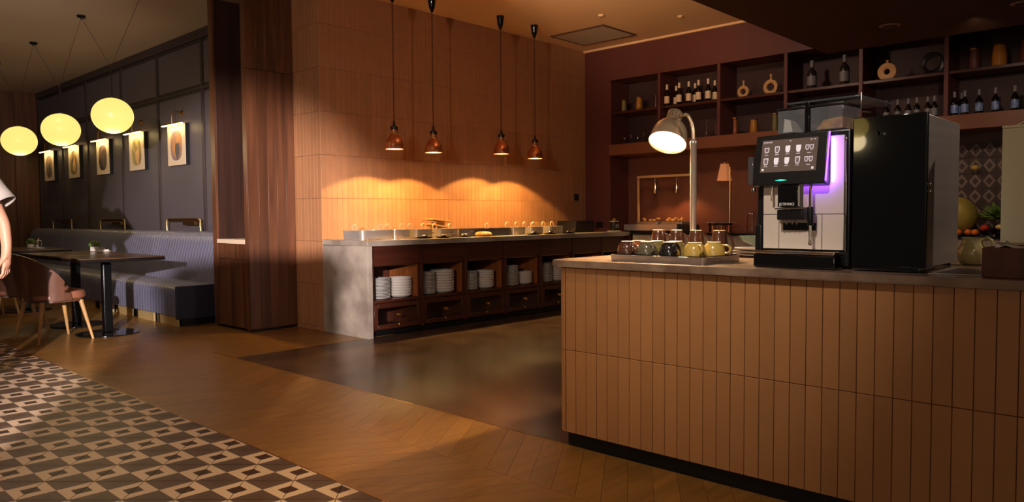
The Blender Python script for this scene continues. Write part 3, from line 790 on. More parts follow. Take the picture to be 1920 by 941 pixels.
# ============================================================ COFFEE MACHINE
CM = thing('coffee_machine', 'black and silver coffee machine with a touch screen edged in purple light', 'coffee machine', (2.903, 1.386, ZS), math.radians(-93.6))
def cb(name, m, *a, bev=.002, par=None, seg=2): return G().box(*a, bev, seg).out(name, m, par or CM)
cb('drip_tray', 'black_gloss', .0, .0, .0, .335, .09, .055, bev=.008)
g = G(); g.box(.004, .004, .0555, .331, .09, .068, .003)
tt = g.out('tray_grid', 'chrome', CM)
G().box(.13, .03, .0682, .15, .045, .0686).box(.165, .03, .0682, .185, .045, .0686).out('grid_slot', 'black_kick', tt)
cb('body', 'black_plastic', -.028, .085, .012, .352, .50, .535, bev=.006)
for sx in (.02, .30):
    for sy_ in (.12, .45): G().lathe([(.014,0),(.016,.012),(0,.012)], 12, (sx, sy_, 0)).out('foot', 'black_plastic', CM)
cb('left_wing', 'black_plastic', -.034, .075, .02, -.003, .2, .17, bev=.006)
# silver front panels
cb('front_panel', 'silver_panel', .008, .068, .213, .337, .084, .512, bev=.0015)
cb('front_panel', 'silver_panel', .008, .068, .074, .075, .084, .2105, bev=.0015)
cb('front_panel', 'silver_panel', .0775, .068, .074, .252, .084, .2105, bev=.0015)
cb('front_panel', 'silver_panel', .2545, .068, .074, .337, .084, .2105, bev=.0015)
cb('recess', 'black_gloss', .096, .064, .148, .232, .0675, .178, bev=.001)
cb('side_trim', 'chrome', .3405, .07, .07, .3455, .08, .50, bev=.001)
# spout
sp = cb('spout', 'black_gloss', .094, .02, .24, .178, .0675, .326, bev=.004)
G().box(.088, .008, .232, .215, .018, .238, .001, 1).out('spout_bar', 'chrome', sp)
G().box(.094, .015, .190, .20, .066, .2315, .004).out('spout_head', 'black_plastic', sp)
for sx in (.108, .126, .150, .168): G().lathe([(.004,.172),(.0055,.19),(0,.19)], 10, (sx, .035, 0)).out('nozzle', 'chrome', sp)
G().box(.176, .03, .238, .196, .067, .33, .001, 1).out('spout_rail', 'chrome', sp)
text('JETINNO', .0158, 'white_text', sp, (.1025, .0185, .247), (PI/2, 0, 0))
sw = G().tube([(.222,.045,.34),(.224,.03,.30),(.226,.028,.10)], .0058, 10).out('steam_wand', 'chrome', CM)
G().lathe([(.011,0),(.0125,.004),(.0125,.068),(.011,.072),(0,.072)], 16, (.226,.028,.168)).out('wand_grip', 'black_plastic', sw)
G().lathe([(0,-.002),(.006,0),(.008,.008),(.006,.016),(0,.018)], 12, (.226,.028,.092)).out('wand_tip', 'chrome', sw)
G().tube([(.058,.05,.34),(.058,.045,.30),(.058,.045,.265)], .0052, 10).out('hot_water_spout', 'chrome', CM)
# tilted screen housing
HT = Matrix.Translation((0, 0, 0))
def tilt(g):
    g.M = Matrix.Translation((-.018, .022, .330)) @ Matrix.Rotation(math.radians(-10), 4, 'X'); return g
g = tilt(G()); g.box(0, 0, 0, .300, .062, .205, .004); hs_ = g.out('screen_housing', 'black_plastic', CM)
g = tilt(G()); g.box(.030, -.0016, .052, .262, -.0002, .184); scn = g.out('screen', 'screen_back', CM)
def sflat(g, x0, z0, x1, z1, mi=0, y=-.0022): 
    v = [g._v(p) for p in ((x0,y,z0),(x1,y,z0),(x1,y,z1),(x0,y,z1))]; g._f(v, mi)
def icon(fn):
    g = tilt(G()); fn(g); g.out('menu_icon', ['screen_light', 'screen_mid'], scn)
def cupicon(g, cx, cz, w_, h_, fill):
    outer = [(cx-w_/2, cz+h_/2), (cx-w_/2, cz-h_*.1), (cx-w_*.3, cz-h_/2), (cx+w_*.3, cz-h_/2), (cx+w_/2, cz-h_*.1), (cx+w_/2, cz+h_/2)]
    inner = [(cx+(x-cx)*.72, cz+(z-cz)*.76) for x, z in outer]
    O = [g._v((x, -.0021, z)) for x, z in outer]; I = [g._v((x, -.0021, z)) for x, z in inner]
    for i in range(6):
        j = (i+1) % 6; g._f([O[i], O[j], I[j], I[i]], 0)
    g._f(I, 0 if fill else 1)
for r_, zc in ((0, .143), (1, .096)):
    for k in range(5):
        xc = .052+k*.0445
        if k == 4:
            for d_ in (-.009, .009): icon(lambda g: cupicon(g, xc+d_, zc+.002, .015, .02, 0))
        else: icon(lambda g: cupicon(g, xc, zc, .020, .028 if (k or r_) else .022, (k+r_) in (2, 3)))
        icon(lambda g: sflat(g, xc-.008, zc-.021, xc+.008, zc-.019))
for x in (.037, .244): icon(lambda g: sflat(g, x, .058, x+.009, .067))
for x in (.150, .236, .250): icon(lambda g: sflat(g, x-.004, .174, x+.003, .177))
tx = text('JETINNO', .0095, 'screen_light', CM, (0,0,0), (0,0,0), .0002)
tx.matrix_local = Matrix.Translation((-.018, .022, .330)) @ Matrix.Rotation(math.radians(-10), 4, 'X') @ Matrix.Translation((.036, -.0022, .172)) @ Matrix.Rotation(PI/2, 4, 'X')
g = tilt(G()); g.box(.3005, -.001, .01, .3035, .009, .203, .001, 1); g.out('light_strip', 'purple_led', CM)
g = tilt(G()); g.prism([(.098,.018),(.118,.0205),(.126,.0205),(.148,.018),(.126,.0155),(.118,.0155)], -.0012, -.0003, 'y'); g.out('status_light', 'green_led', CM)
l = light('purple_glow', 'AREA', (0,0,0), .42, (.30, .09, 1), None, .02, .17); l.parent = CM; l.location = (.292, .058, .42); l.rotation_euler = Vector((.55,.3,0)).to_track_quat('-Z','Y').to_euler()
l = light('purple_glow_under', 'AREA', (0,0,0), .14, (.26, .07, 1), None, .10, .02); l.parent = CM; l.location = (.24, .05, .325); l.rotation_euler = (math.radians(35), 0, 0)
# hoppers
for x0, x1, m2, lab in ((.050, .165, 'grey_text', 0), (.187, .315, 'noodle', 1)):
    h = G().box(x0, .10, .538, x1, .26, .632, .004).out('bean_hopper', 'hopper_plastic', CM)
    if lab: G().prism([(x0+.02, .545), (x1-.006, .545), (x1-.006, .588), (x0+.05, .58)], .11, .25, 'y').out('beans', m2, h)
    else: G().prism([(x0+.02, .545), (x0+.06, .545), (x0+.05, .59), (x0+.025, .6)], .11, .25, 'y').out('beans', 'plate_grey', h)
    G().box(x0-.004, .095, .633, x1+.004, .27, .642, .003).out('hopper_lid', 'black_plastic', h)
cb('hopper_post', 'black_gloss', .167, .095, .534, .185, .27, .655)
cb('top_cover', 'smoke_plastic', .08, .12, .656, .37, .46, .664)
G().tube([(.372,.13,.672),(.372,.13,.60),(.40,.15,.598)], .003, 8).out('cover_prop', 'chrome', CM)
cb('milk_connector', 'smoke_plastic', -.055, .05, .335, -.030, .17, .45, bev=.006)
G().lathe([(.008,0),(.01,.01),(.008,.02),(0,.022)], 12, (-.04, .075, .305)).out('connector_tip', 'chrome', CM)

# ============================================================ MILK COOLER
MC = thing('milk_cooler', 'tall black glass fronted cooler with steel sides beside the coffee machine', 'cooler', (2.925, .757, ZS), math.radians(-90))
# local x from near right corner: x -> -Y world, so build leftwards (negative x)
cb('cabinet', 'brushed', -.245, .012, .02, 0, .455, .562, par=MC, bev=.003)
cb('glass_door', 'cooler_glass', -.245, -.012, .018, .0, .010, .566, par=MC, bev=.003)
cb('door_edge', 'black_metal', -.003, -.013, .018, .004, .011, .566, par=MC, bev=.001)
cb('kick', 'black_gloss', -.245, -.008, .004, -.015, .40, .0175, par=MC, bev=.001)
for sx in (-.22, -.03):
    for s2 in (.05, .42): G().lathe([(.014,0),(.014,.019),(0,.019)], 12, (sx, s2, 0)).out('foot', 'black_plastic', MC)
for z in (.316, .29):
    g = G(); g.M = Matrix.Translation((.0005, .032, z)) @ Matrix.Rotation(PI/2, 4, 'Y'); g.lathe([(.006,0),(.0075,.002),(.0075,.008),(.005,.011),(0,.011)], 14); g.out('lock', 'chrome', MC)
lg = G()
for k in range(3):
    a = k*PI/3; lg.box(-.155-.007*abs(math.cos(a))-.001, -.0128, .503-.007*abs(math.sin(a))-.0008, -.155+.007*abs(math.cos(a))+.001, -.0122, .503+.007*abs(math.sin(a))+.0008)
lg.out('emblem', 'grey_text', MC)
text('ic', .016, 'grey_text', MC, (-.14, -.0123, .496), (PI/2,0,0), .0002)

# ============================================================ RIGHT END OF THE BAR
bd = thing('bread_box', 'dark wooden box lined with white cloth at the right end of the bar counter', 'box', (2.865, .571, ZS))
cb('side_panel', 'walnut_dark', 0, -.60, 0, .016, 0, .098, par=bd); cb('side_panel', 'walnut_dark', .284, -.60, 0, .3, 0, .098, par=bd)
cb('side_panel', 'walnut_dark', .016, -.016, 0, .284, 0, .098, par=bd); cb('bottom', 'walnut_dark', .016, -.6, .002, .284, -.016, .02, par=bd)
g = G(); n = 16; m_ = 8
V = [[g._v((.02+.255*i/m_, -.03-.5*j/n, .088+.018*math.sin(i*1.3+j*.9)*math.cos(j*.7)+.012*rnd.random())) for i in range(m_+1)] for j in range(n+1)]
for j in range(n):
    for i in range(m_): g._f([V[j][i], V[j][i+1], V[j+1][i+1], V[j+1][i]], smooth=True)
napk = g.out('cloth_napkin', 'porcelain'); sol = napk.modifiers.new('s', 'SOLIDIFY'); sol.thickness = .003
napk.location = bd.location; tag(napk, 'crumpled white cloth lying in the dark wooden box', 'cloth')
mat('frosted', (236, 228, 192), .38, .05)
fp = thing('sneeze_guard', 'upright frosted metal panel standing over the wooden box at the right edge', 'panel', (3.175, .577, ZS))
cb('sheet', 'frosted', 0, -.62, .105, .006, 0, .512, par=fp, bev=.001); cb('top_rail', 'frosted', -.006, -.62, .5125, .012, 0, .522, par=fp, bev=.001)
for y in (-.02, -.58): G().lathe([(.006,0),(.006,.106),(0,.106)], 10, (.003, y, 0)).out('post', 'chrome', fp)
G().lathe([(.005,0),(.005,.002),(0,.003)], 10, (-.0065, -.012, .517)).out('screw', 'chrome', fp)
G().tube([(.003,-.04,.522),(.003,-.12,.57),(.003,-.30,.66)], .003, 8).out('stay_rod', 'chrome', fp)
dp = thing('drip_plate', 'thin steel drip plate sunk in the marble in front of the pitcher', 'plate', (2.91, .742, ZS))
g = G(); g.box(0, -.165, .0, .34, 0, .0035, .001, 1); g.out('plate_rim', 'steel', dp)
cb('plate_inset', 'dark_cap', .02, -.16, .0036, .32, -.02, .0042, par=dp, bev=0)
pc = thing('pitcher', 'round bellied pale green pitcher beside the cooler', 'pitcher', (3.52, .735, ZS))
mat('celadon', (168, 156, 104), .25, coat=.3)
G().lathe([(0,0),(.03,0),(.045,.008),(.055,.035),(.053,.065),(.040,.088),(.036,.1),(.04,.112),(.037,.112),(.033,.1),(.036,.088),(.048,.06),(.05,.035),(.04,.01),(0,.008)], 32).out('jug', 'celadon', pc)
G().tube([(-.0,-.035,.104),(0,-.052,.113),(0,-.068,.10),(0,-.070,.075),(0,-.052,.055)], .006, 10).out('handle', 'celadon', pc)
hs2 = G().tube([(3.12,.62,ZS+.012),(3.115,.625,ZS+.05),(3.12,.645,ZS+.08),(3.14,.655,ZS+.108),(3.17,.64,ZS+.124),(3.2,.60,ZS+.130)], .0045, 10).out('clear_hose', 'clear_glass'); tag(hs2, 'bent clear plastic tube rising in front of the pale green pitcher', 'tube')

# ============================================================ BACK NICHE COUNTER
NC = thing('back_counter', 'long stone fronted counter inside the niche under the shelves', 'counter', (XK, 5.66, 0))
bxm('worktop', 'black_gloss', XK-.02, -2.45, .875, 8.73, 5.675, .9, root=NC)
bxm('front_panel', 'marble_panel', XK, -2.45, .06, XK+.04, 5.64, .874, root=NC); bxm('carcass', 'walnut_dark', XK+.041, -2.45, 0, 8.7, 5.64, .874, root=NC, bev=0)
bxm('worktop_return', 'black_gloss', XK-.0, 5.676, .875, 8.73, 5.99, .9, root=NC); bxm('carcass', 'walnut_dark', XK+.001, 5.676, 0, 8.73, 5.985, .874, root=NC, bev=0)
ZN = .9005
hf = thing('hot_food_station', 'brass framed carving station with two cone lamps above food trays', 'food station', (8.42, 5.80, ZN))
cb('warming_tray', 'steel', -.08, -.80, .022, .22, 0, .105, par=hf, bev=.004); cb('tray_foot', 'black_plastic', -.05, -.95, 0, .2, -.02, .0215, par=hf)
cb('side_box', 'black_plastic', -.06, -.96, .022, .2, -.805, .10, par=hf)
for y in (-.13, -.93): cb('frame_post', 'gold', .06, y-.012, .1055, .084, y+.012, .715, par=hf)
cb('frame_bar', 'gold', .055, -.945, .7155, .089, -.115, .745, par=hf)
for y in (-.39, -.71):
    c = G().lathe([(.05,0),(.047,.005),(.032,.12),(.024,.15),(.022,.2),(0,.2)], 24, (.072, y, .505)).out('cone_lamp', 'chrome', hf)
    G().lathe([(0,.004),(.044,.004),(.044,.008),(0,.008)], 20, (.072, y, .505)).out('bulb_disc', 'bulb_warm', c)
g = G(); loft(g, [(rrect(.26,.34,.03),0),(rrect(.26,.34,.03),.03),(rrect(.24,.32,.03),.03)]); o = g.out('food_tray', 'brushed'); o.location = (8.49, 5.462, ZN+.107); tag(o, 'steel tray of golden potatoes on the left half of the carving station', 'tray')
g = G(); loft(g, [(rrect(.26,.34,.03),0),(rrect(.26,.34,.03),.03),(rrect(.24,.32,.03),.03)]); o = g.out('food_tray', 'brushed'); o.location = (8.49, 5.10, ZN+.107); tag(o, 'steel tray of golden potatoes on the right half of the carving station', 'tray')
mat('potato', (206, 156, 72), .5, noise=(20, .6, (170, 110, 50)))
for k in range(22):
    y0 = 5.462 if k < 7 else 5.10
    g = G(); g.ball((0,0,0), .021, 1.2, .9, .8, 10, 7); o = g.out('potato', 'potato')
    o.location = (8.49+rnd.uniform(-.08,.08), y0+rnd.uniform(-.13,.13), ZN+.106+.03+.019+ (.02 if k % 3 == 0 else 0)); o.rotation_euler = (0,0,rnd.random()*3)
    tag(o, 'golden potato heaped in the %s tray of the carving station' % ('left' if k < 7 else 'right'), 'potato', 'potatoes in the %s tray' % ('left' if k < 7 else 'right'))
l = light('carving_light', 'SPOT', (8.48, 5.4, ZN+.5), 5, (1, .55, .22), (8.49, 5.4, .9), .03, angle=130, blend=.5)
l = light('carving_light', 'SPOT', (8.48, 5.08, ZN+.5), 9, (1, .5, .2), (8.6, 5.0, .9), .03, angle=130, blend=.5)
tl = thing('shaded_lamp', 'slim brass table lamp with a tapered parchment shade in the niche', 'lamp', (8.66, 4.44, ZN))
G().lathe([(0,0),(.05,0),(.05,.012),(.01,.018),(0,.018)], 24).out('base', 'brass', tl)
G().tube([(0,0,.015),(0,0,.80),(0,.02,.87),(0,.06,.88),(0,.075,.86)], .007, 8).out('stem', 'brass', tl)
mat('shade_cloth', (206, 140, 92), .7, emit=(226, 140, 84), estr=.35)
G().lathe([(.095,0),(.05,.21),(.047,.21),(.092,0)], 4, (0,.075,.645), cap0=False, cap1=False, smooth=False, a0=PI/4, a1=PI/4+2*PI).out('lamp_shade', 'shade_cloth', tl)
G().lathe([(.012,.855),(.016,.87),(.008,.9),(0,.91)], 12, (0,.075,0)).out('finial', 'chrome', tl)
st = thing('display_stand', 'low round glass and copper stand holding spoons, right of the carving station', 'stand', (8.44, 4.45, ZN))
G().lathe([(.0,0),(.145,0),(.145,.008),(.135,.012),(.135,.10),(.13,.1),(.13,.014),(0,.014)], 32, (0,0,0)).out('glass_drum', 'clear_glass', st)
G().lathe([(0,.101),(.15,.101),(.158,.108),(.158,.118),(0,.118)], 36).out('black_top', 'black_gloss', st)
for k in range(5):
    a = k*1.25; G().lathe([(.018,.0145),(.018,.095),(0,.095)], 12, (.1*math.cos(a), .1*math.sin(a), 0)).out('copper_cup', 'copper', st)
for k in range(6):
    g = G(); g.tube([(-.07,0,.004),(0,0,.008),(.05,0,.004)], .005, 8); g.ball((.065,0,.007), .018, 1.3, .8, .4, 10, 6); o = g.out('serving_spoon', 'brushed')
    o.location = (8.43+(k%2)*.06, 4.30+k*.055, ZN+.1185); o.rotation_euler = (0,0,1.2+k*.23); tag(o, 'serving spoon lying on the low round copper stand', 'spoon', 'spoons on the round stand')
dj = thing('drink_dispenser', 'clear glass jar with a metal lid at the niche, left of the coffee machine', 'jar', (8.5, 4.07, ZN))
G().lathe([(0,0),(.06,0),(.062,.01),(.055,.2),(.045,.225),(.042,.225),(.05,.19),(.056,.02),(0,.016)], 28).out('jar_glass', 'clear_glass', dj)
G().lathe([(.047,.226),(.047,.24),(.02,.25),(0,.262)], 24).out('lid', 'chrome', dj)
# salad corner
mat('melon_skin', (176, 156, 70), .45, noise=(12, .7, (140, 130, 60)), bump=.3, bscale=30)
mat('leaf', (110, 140, 62), .5, noise=(8, .6, (70, 104, 40))); mat('tomato', (186, 52, 34), .3); mat('orange_skin', (232, 120, 30), .5); mat('radish', (230, 170, 160), .4, noise=(8, 1, (190, 60, 70))); mat('corn', (236, 206, 110), .5)
o = G().ball((0,0,.17), .19, .85, .9, 1.0, 28, 16).out('melon', 'melon_skin'); tag(o, 'large pale yellow melon behind the steel side of the cooler', 'melon'); o.location = (8.47, 1.90, ZN+.02)
g = G()
for k in range(70):
    a = rnd.random()*2*PI; el = rnd.uniform(.1, 1.3); L_ = rnd.uniform(.1, .2); c = Vector((0,0,.1)); d = Vector((math.cos(a)*math.cos(el), math.sin(a)*math.cos(el), math.sin(el)))
    s = d.cross(Vector((0,0,1))).normalized()*rnd.uniform(.02,.04); p1 = c+d*L_*.5; p2 = c+d*L_+Vector((0,0,-.02)); up = Vector((0,0,.01))
    v0 = g._v(c); v1 = g._v(p1+s); v2 = g._v(p2+up); v3 = g._v(p1-s); v4 = g._v(p1+up*1.5); g._f([v0,v1,v4], smooth=True); g._f([v1,v2,v4], smooth=True); g._f([v2,v3,v4], smooth=True); g._f([v3,v0,v4], smooth=True)
lt = g.out('lettuce', 'leaf'); lt.modifiers.new('s','SOLIDIFY').thickness = .002; lt.location = (8.42, 1.56, ZN+.06); tag(lt, 'heap of curly green lettuce right of the melon', 'lettuce')
fb = thing('food_bowl', 'shallow black bowl under the lettuce and carrots', 'bowl', (8.4, 1.56, ZN)); G().lathe([(0,0),(.1,0),(.15,.05),(.145,.055),(.1,.01),(0,.01)], 28).out('bowl_body', 'black_gloss', fb)
for k, (n_, m, y, x, z, r, lab) in enumerate([('tomato','tomato',1.64,8.27,.075,.04,'red tomato at the front of the black salad bowl'),('orange','orange_skin',1.86,8.255,.034,.034,'orange in the row before the melon, leftmost'),('orange','orange_skin',1.79,8.255+.06,.034,.034,'orange in the row before the melon, second'),('orange','orange_skin',1.72,8.262,.034,.034,'orange before the melon, nearest the tomato'),('radish','radish',2.02,8.27,.04,.035,'pink and white radish beside the cooler edge'),('corn_cob','corn',1.52,8.35,.085,.03,'pale yellow corn cob right of the lettuce')]):
    o = G().ball((0,0,0), r, 1, 1 if k < 5 else 1.7, .9, 18, 10).out(n_, m); o.location = (x+.06, y, ZN+z); tag(o, lab, n_.replace('_', ' '))
lm = thing('wall_fruit', 'small yellow lemon hanging before the diamond patterned tiles', 'lemon', (8.65, 1.80, 1.572)); G().ball((0,0,0), .032, 1, 1.15, .9, 16, 10).out('lemon_body', 'corn' if False else 'mug_yellow', lm); G().tube([(0,0,.028),(0,0,.35)], .001, 4).out('thread', 'dark_cap', lm)

# ============================================================ THINGS ON THE SHELVES
def glassjar(x, y, z, r, h, m, label, grp, flare=1.0, cat='vase'):
    t = thing('vase', label, cat, (x, y, z), 0, grp)
    G().lathe([(0,0),(r*.9,0),(r,.006),(r*.96,h*.5),(r*.8,h*.86),(r*.82,h*.93),(r*.78,h*.93),(r*.9,h*.4),(r*.88,.01),(0,.01)], 20).out('body', m, t)
    G().lathe([(r*.84,h*.931),(r*1.25*flare,h*.95),(r*1.3*flare,h*.975),(r*1.25*flare,h),(0,h)], 20).out('rim', 'trim_metal' if m != 'copper' else 'copper', t)
    return t
def bottle(x, y, z, label, grp, h=.27, r=.036, lab='mug_foot', glass='bottle_glass'):
    t = thing('bottle', label, 'bottle', (x, y, z), 0, grp); k = h/.27
    G().lathe([(0,0),(r*.92,0),(r,.006),(r,.14*k),(r*.85,.165*k),(r*.4,.19*k),(r*.36,.205*k),(r*.36,.25*k),(r*.42,.252*k),(r*.42,h-.005),(0,h-.005)], 16).out('glass', glass, t)
    G().lathe([(r*1.01,.03*k),(r*1.015,.032*k),(r*1.015,.118*k),(r*1.01,.12*k)], 16, cap0=False, cap1=False, a0=PI*.55, a1=PI*1.45).out('label_paper', lab, t)
    G().lathe([(r*.44,.205*k),(r*.44,h),(0,h+.001)], 12).out('cap_foil', lab if lab != 'blue_label' else 'grey_text', t)
    return t
mat('bottle_glass', (22, 16, 14), .12); mat('blue_label', (150, 170, 210), .4, noise=(30, .8, (60, 96, 160))); mat('amber', (168, 112, 40), .3); mat('stone_vase', (216, 172, 116), .6, noise=(12, .5, (184, 136, 92))); mat('dark_bottle', (40, 34, 32), .2)
Z1, Z2 = 2.5055, 2.0705; XS = 8.40
G1 = 'lidded jars in the top left shelf bay'
glassjar(XS, 5.84, Z1, .035, .155, 'mug_olive', 'olive glass jar with a wide rim, leftmost on the upper shelf', G1)
glassjar(XS, 5.60, Z1, .045, .165, 'amber', 'stout amber jar with a wide rim, second on the upper left shelf', G1)
glassjar(XS, 5.345, Z1, .022, .165, 'mug_brown', 'slim brown jar with a wide flat lid beside the first divider', G1, 1.6)
for k, y in enumerate((5.16, 4.985, 4.85, 4.715, 4.585)): bottle(XS-.03, y, Z1, '%s cream labelled wine bottle from the left in the front row' % ORD[k], 'wine bottles with cream labels')
for k, y in enumerate((5.10, 4.83, 4.56, 4.475)): bottle(XS+.09, y, Z1, '%s half hidden cream labelled bottle from the left in the back row' % ORD[k], 'wine bottles with cream labels', h=.26)
def disc(y, z, R, hole, label, m='stone_vase', neck=.06):
    t = thing('ring_vase', label, 'vase', (XS, y, z))
    g = G(); n = 28; th = .028
    O = [(R*math.cos(2*PI*i/n)*1.0, R+R*math.sin(2*PI*i/n) ) for i in range(n)]
    O = [(a, max(b, R*.10)) for a, b in O]
    I = [(hole*math.cos(2*PI*i/n), R+hole*math.sin(2*PI*i/n)) for i in range(n)]
    for s in (-1, 1):
        for i in range(n):
            j = (i+1) % n; g._f([g._v((s*th*.7, O[i][0], O[i][1])), g._v((s*th*.7, O[j][0], O[j][1])), g._v((s*th, (I[j][0]+O[j][0])/2, (I[j][1]+O[j][1])/2)), g._v((s*th, (I[i][0]+O[i][0])/2, (I[i][1]+O[i][1])/2))], smooth=True)
            g._f([g._v((s*th, (I[i][0]+O[i][0])/2, (I[i][1]+O[i][1])/2)), g._v((s*th, (I[j][0]+O[j][0])/2, (I[j][1]+O[j][1])/2)), g._v((s*th*.6, I[j][0], I[j][1])), g._v((s*th*.6, I[i][0], I[i][1]))], smooth=True)
    for Q, t_ in ((O, .7), (I, .6)):
        for i in range(n):
            j = (i+1) % n; g._f([g._v((-th*t_, *Q[i])), g._v((-th*t_, *Q[j])), g._v((th*t_, *Q[j])), g._v((th*t_, *Q[i]))], smooth=True)
    bmesh.ops.translate(g.bm, verts=g.bm.verts, vec=(0,0,-R*.10)); bmesh.ops.remove_doubles(g.bm, verts=g.bm.verts, dist=1e-5)
    g.out('ring_body', m, t)
    if neck: G().lathe([(.012,0),(.010,neck*.6),(.016,neck),(0,neck)], 14, (0,0,R*1.88)).out('neck', m, t)
    return t
d1 = disc(4.14, Z1, .07, .035, 'small round flask vase with a dark bottle neck in the upper third bay'); disc(3.805, Z1, .085, .045, 'larger round flask vase with a long thin neck in the upper third bay', neck=.065)
glassjar(XS, 4.245, Z2, .025, .20, 'mug_rust', 'slim rust coloured vase with a wide lid in the lower third bay', 'vases in the lower third shelf bay', 1.5)
glassjar(XS, 4.01, Z2, .045, .165, 'amber', 'stout amber cylinder in the middle of the lower third bay', 'vases in the lower third shelf bay', .8)
glassjar(XS, 3.755, Z2, .032, .205, 'mug_olive', 'tall waisted olive vase beside the coffee machine hopper', 'vases in the lower third shelf bay')
for k, (y, h) in enumerate(((5.83,.095),(5.73,.12),(5.62,.09),(5.53,.125))):
    o = G().lathe([(0,0),(.022,0),(.022,.005),(.005,.01),(.006,h*.4),(.028,h*.6),(.032,h),(.030,h),(.026,h*.62),(0,h*.45)], 16, (0,0,0)).out('stem_glass', 'clear_glass'); o.location = (XS, y, Z2)
    tag(o, '%s small stemmed glass from the left on the lowest left shelf' % ORD[k], 'glass', 'stemmed glasses on the lower left shelf')
for k, (y, h) in enumerate(((4.62,.22),(4.50,.15))):
    o = G().lathe([(0,0),(.04,0),(.045,.03),(.02,.06),(.012,h*.7),(.03,h),(.027,h),(.01,h*.7),(.03,.04),(0,.008)], 18).out('decanter', 'clear_glass'); o.location = (XS, y, Z2)
    tag(o, ('taller clear decanter behind the heat lamp arm' if k == 0 else 'shorter clear decanter behind the heat lamp arm'), 'decanter')
bottle(XS, 3.335, Z1, 'large dark liquor bottle with a round seal, left one in the upper fourth bay', 'large liquor bottles', .31, .05, 'grey_text', 'dark_bottle')
bottle(XS, 2.985, Z1, 'large dark liquor bottle with a round seal, right one in the upper fourth bay', 'large liquor bottles', .32, .05, 'grey_text', 'dark_bottle')
disc(2.555, Z1, .09, .030, 'sand coloured ring vase with an open centre in the upper fifth bay', 'stone_vase', .03)
disc(2.135, Z1, .115, .065, 'large black ring vase at the right of the upper fifth bay', 'black_plastic', 0)
glassjar(XS, 1.77, Z1, .05, .195, 'maroon_panel', 'brown cylinder jar with pale rim in the upper sixth bay', 'jars in the top right shelf bay', .75)
glassjar(XS, 1.565, Z1, .065, .205, 'amber', 'amber jar with pale rim in the upper sixth bay', 'jars in the top right shelf bay', .75)
glassjar(XS, 1.35, Z1, .055, .205, 'maroon_panel', 'brown jar at the right edge of the upper sixth bay', 'jars in the top right shelf bay', .75)
for k, y in enumerate((2.56, 2.45, 2.35, 2.27, 2.17, 2.11)): bottle(XS, y, Z2, '%s bottle neck from the left in the row above the cooler' % ORD[k], 'dark bottles above the cooler', .22, .03, 'grey_text')
for k, (y, n_) in enumerate(((1.93,'first'), (1.84,'second'), (1.72,'third'), (1.585,'fourth'), (1.43,'fifth'))): bottle(XS-.02, y, Z2, 'dark bottle with a blue and white label, %s of five from the cooler' % n_, 'beer bottles with blue labels', .235, .033, 'blue_label')
bottle(XS+.1, 1.895, Z2, 'dark bottle standing behind the first blue labelled bottle', 'beer bottles with blue labels', .235, .033, 'blue_label')

# ============================================================ CEILING FITTINGS
cv = thing('ceiling_vent', 'square grey louvred vent in the warm ceiling above the shelves', 'vent', (7.62, 5.76, ZC))
cb('frame', 'soffit_paint', -.35, -.41, -.012, .35, -.385, -.0005, par=cv, bev=.001); cb('frame', 'soffit_paint', -.35, .385, -.012, .35, .41, -.0005, par=cv, bev=.001)
cb('frame', 'soffit_paint', -.35, -.384, -.012, -.325, .384, -.0005, par=cv, bev=.001); cb('frame', 'soffit_paint', .325, -.384, -.012, .35, .384, -.0005, par=cv, bev=.001)
mat('vent_grey', (178, 160, 140), .6)
for i in range(22): cb('slat', 'vent_grey', -.32+i*.0293, -.384, -.010, -.32+i*.0293+.023, .384, -.002, par=cv, bev=0)
for nme, x, y, z, lab in (('smoke_detector', 6.92, 5.12, ZC, 'small round detector on the warm ceiling left of the vent line'), ('sprinkler', 7.59, 4.51, ZC, 'tiny sprinkler head on the warm ceiling near the dark soffit')):
    t = thing(nme, lab, 'ceiling fitting', (x, y, z)); G().lathe([(0,-.02),(.02,-.018),(.035,-.006),(.036,-.0005),(0,-.0005)], 18).out('cover', 'ceiling_paint', t); G().lathe([(0,-.032),(.008,-.03),(.008,-.021)], 10, cap1=False).out('nozzle', 'trim_metal', t)
for k, (x, y) in enumerate(((6.42, 1.94), (6.415, 1.06))):
    t = thing('downlight', ['switched off round downlight in the dark soffit above the coffee machine', 'switched off round downlight in the dark soffit at the top right corner'][k], 'downlight', (x, y, 2.6), 0, 'downlights in the soffit')
    G().lathe([(.055,-.006),(.075,-.004),(.078,-.0005),(.05,-.0005)], 28, cap0=False, cap1=False).out('ring', 'ceiling_grey', t); G().lathe([(0,-.002),(.054,-.002),(.054,-.001),(0,-.001)], 24).out('lens', 'dark_cap', t)

# ============================================================ GLOBE LAMPS
def globe(x, y, z, D, label, canopy=None, junc=.5, gm='globe_glow'):
    t = thing('globe_lamp', label, 'lamp', (x, y, z), 0, 'opal globe lamps over the dining tables')
    G().ball((0,0,0), D/2, 1, 1, .92, 36, 22).out('globe', gm, t)
    G().lathe([(.03,D*.46-.004),(.032,D*.46+.012),(.01,D*.46+.02),(.004,D*.46+.03),(.004,junc),(0,junc)], 16).out('stem', 'dark_cap', t)
    for dy in canopy:
        G().tube([(0,0,junc), (0, dy, 3.325-z)], .0022, 5).out('cord', 'cord', t)
    l = light('globe_light', 'POINT', (0,0,-D*.6), 9, (1, .78, .42), None, D*.4); l.parent = t
    return t
globe(2.88, 8.37, 2.19, .397, 'nearest opal globe lamp, the right one of the three', (.82, -.95))
globe(2.88, 10.05, 2.187, .415, 'middle opal globe lamp of the three', (-.80, .94))
globe(2.88, 11.82, 2.185, .425, 'farthest opal globe lamp, the left one of the three', (-.77, .95))
globe(-4.0, 3.35, 2.2, .30, 'opal globe lamp across the room, mirrored in the cooler door', (.3, -.3), .5, 'globe_far')
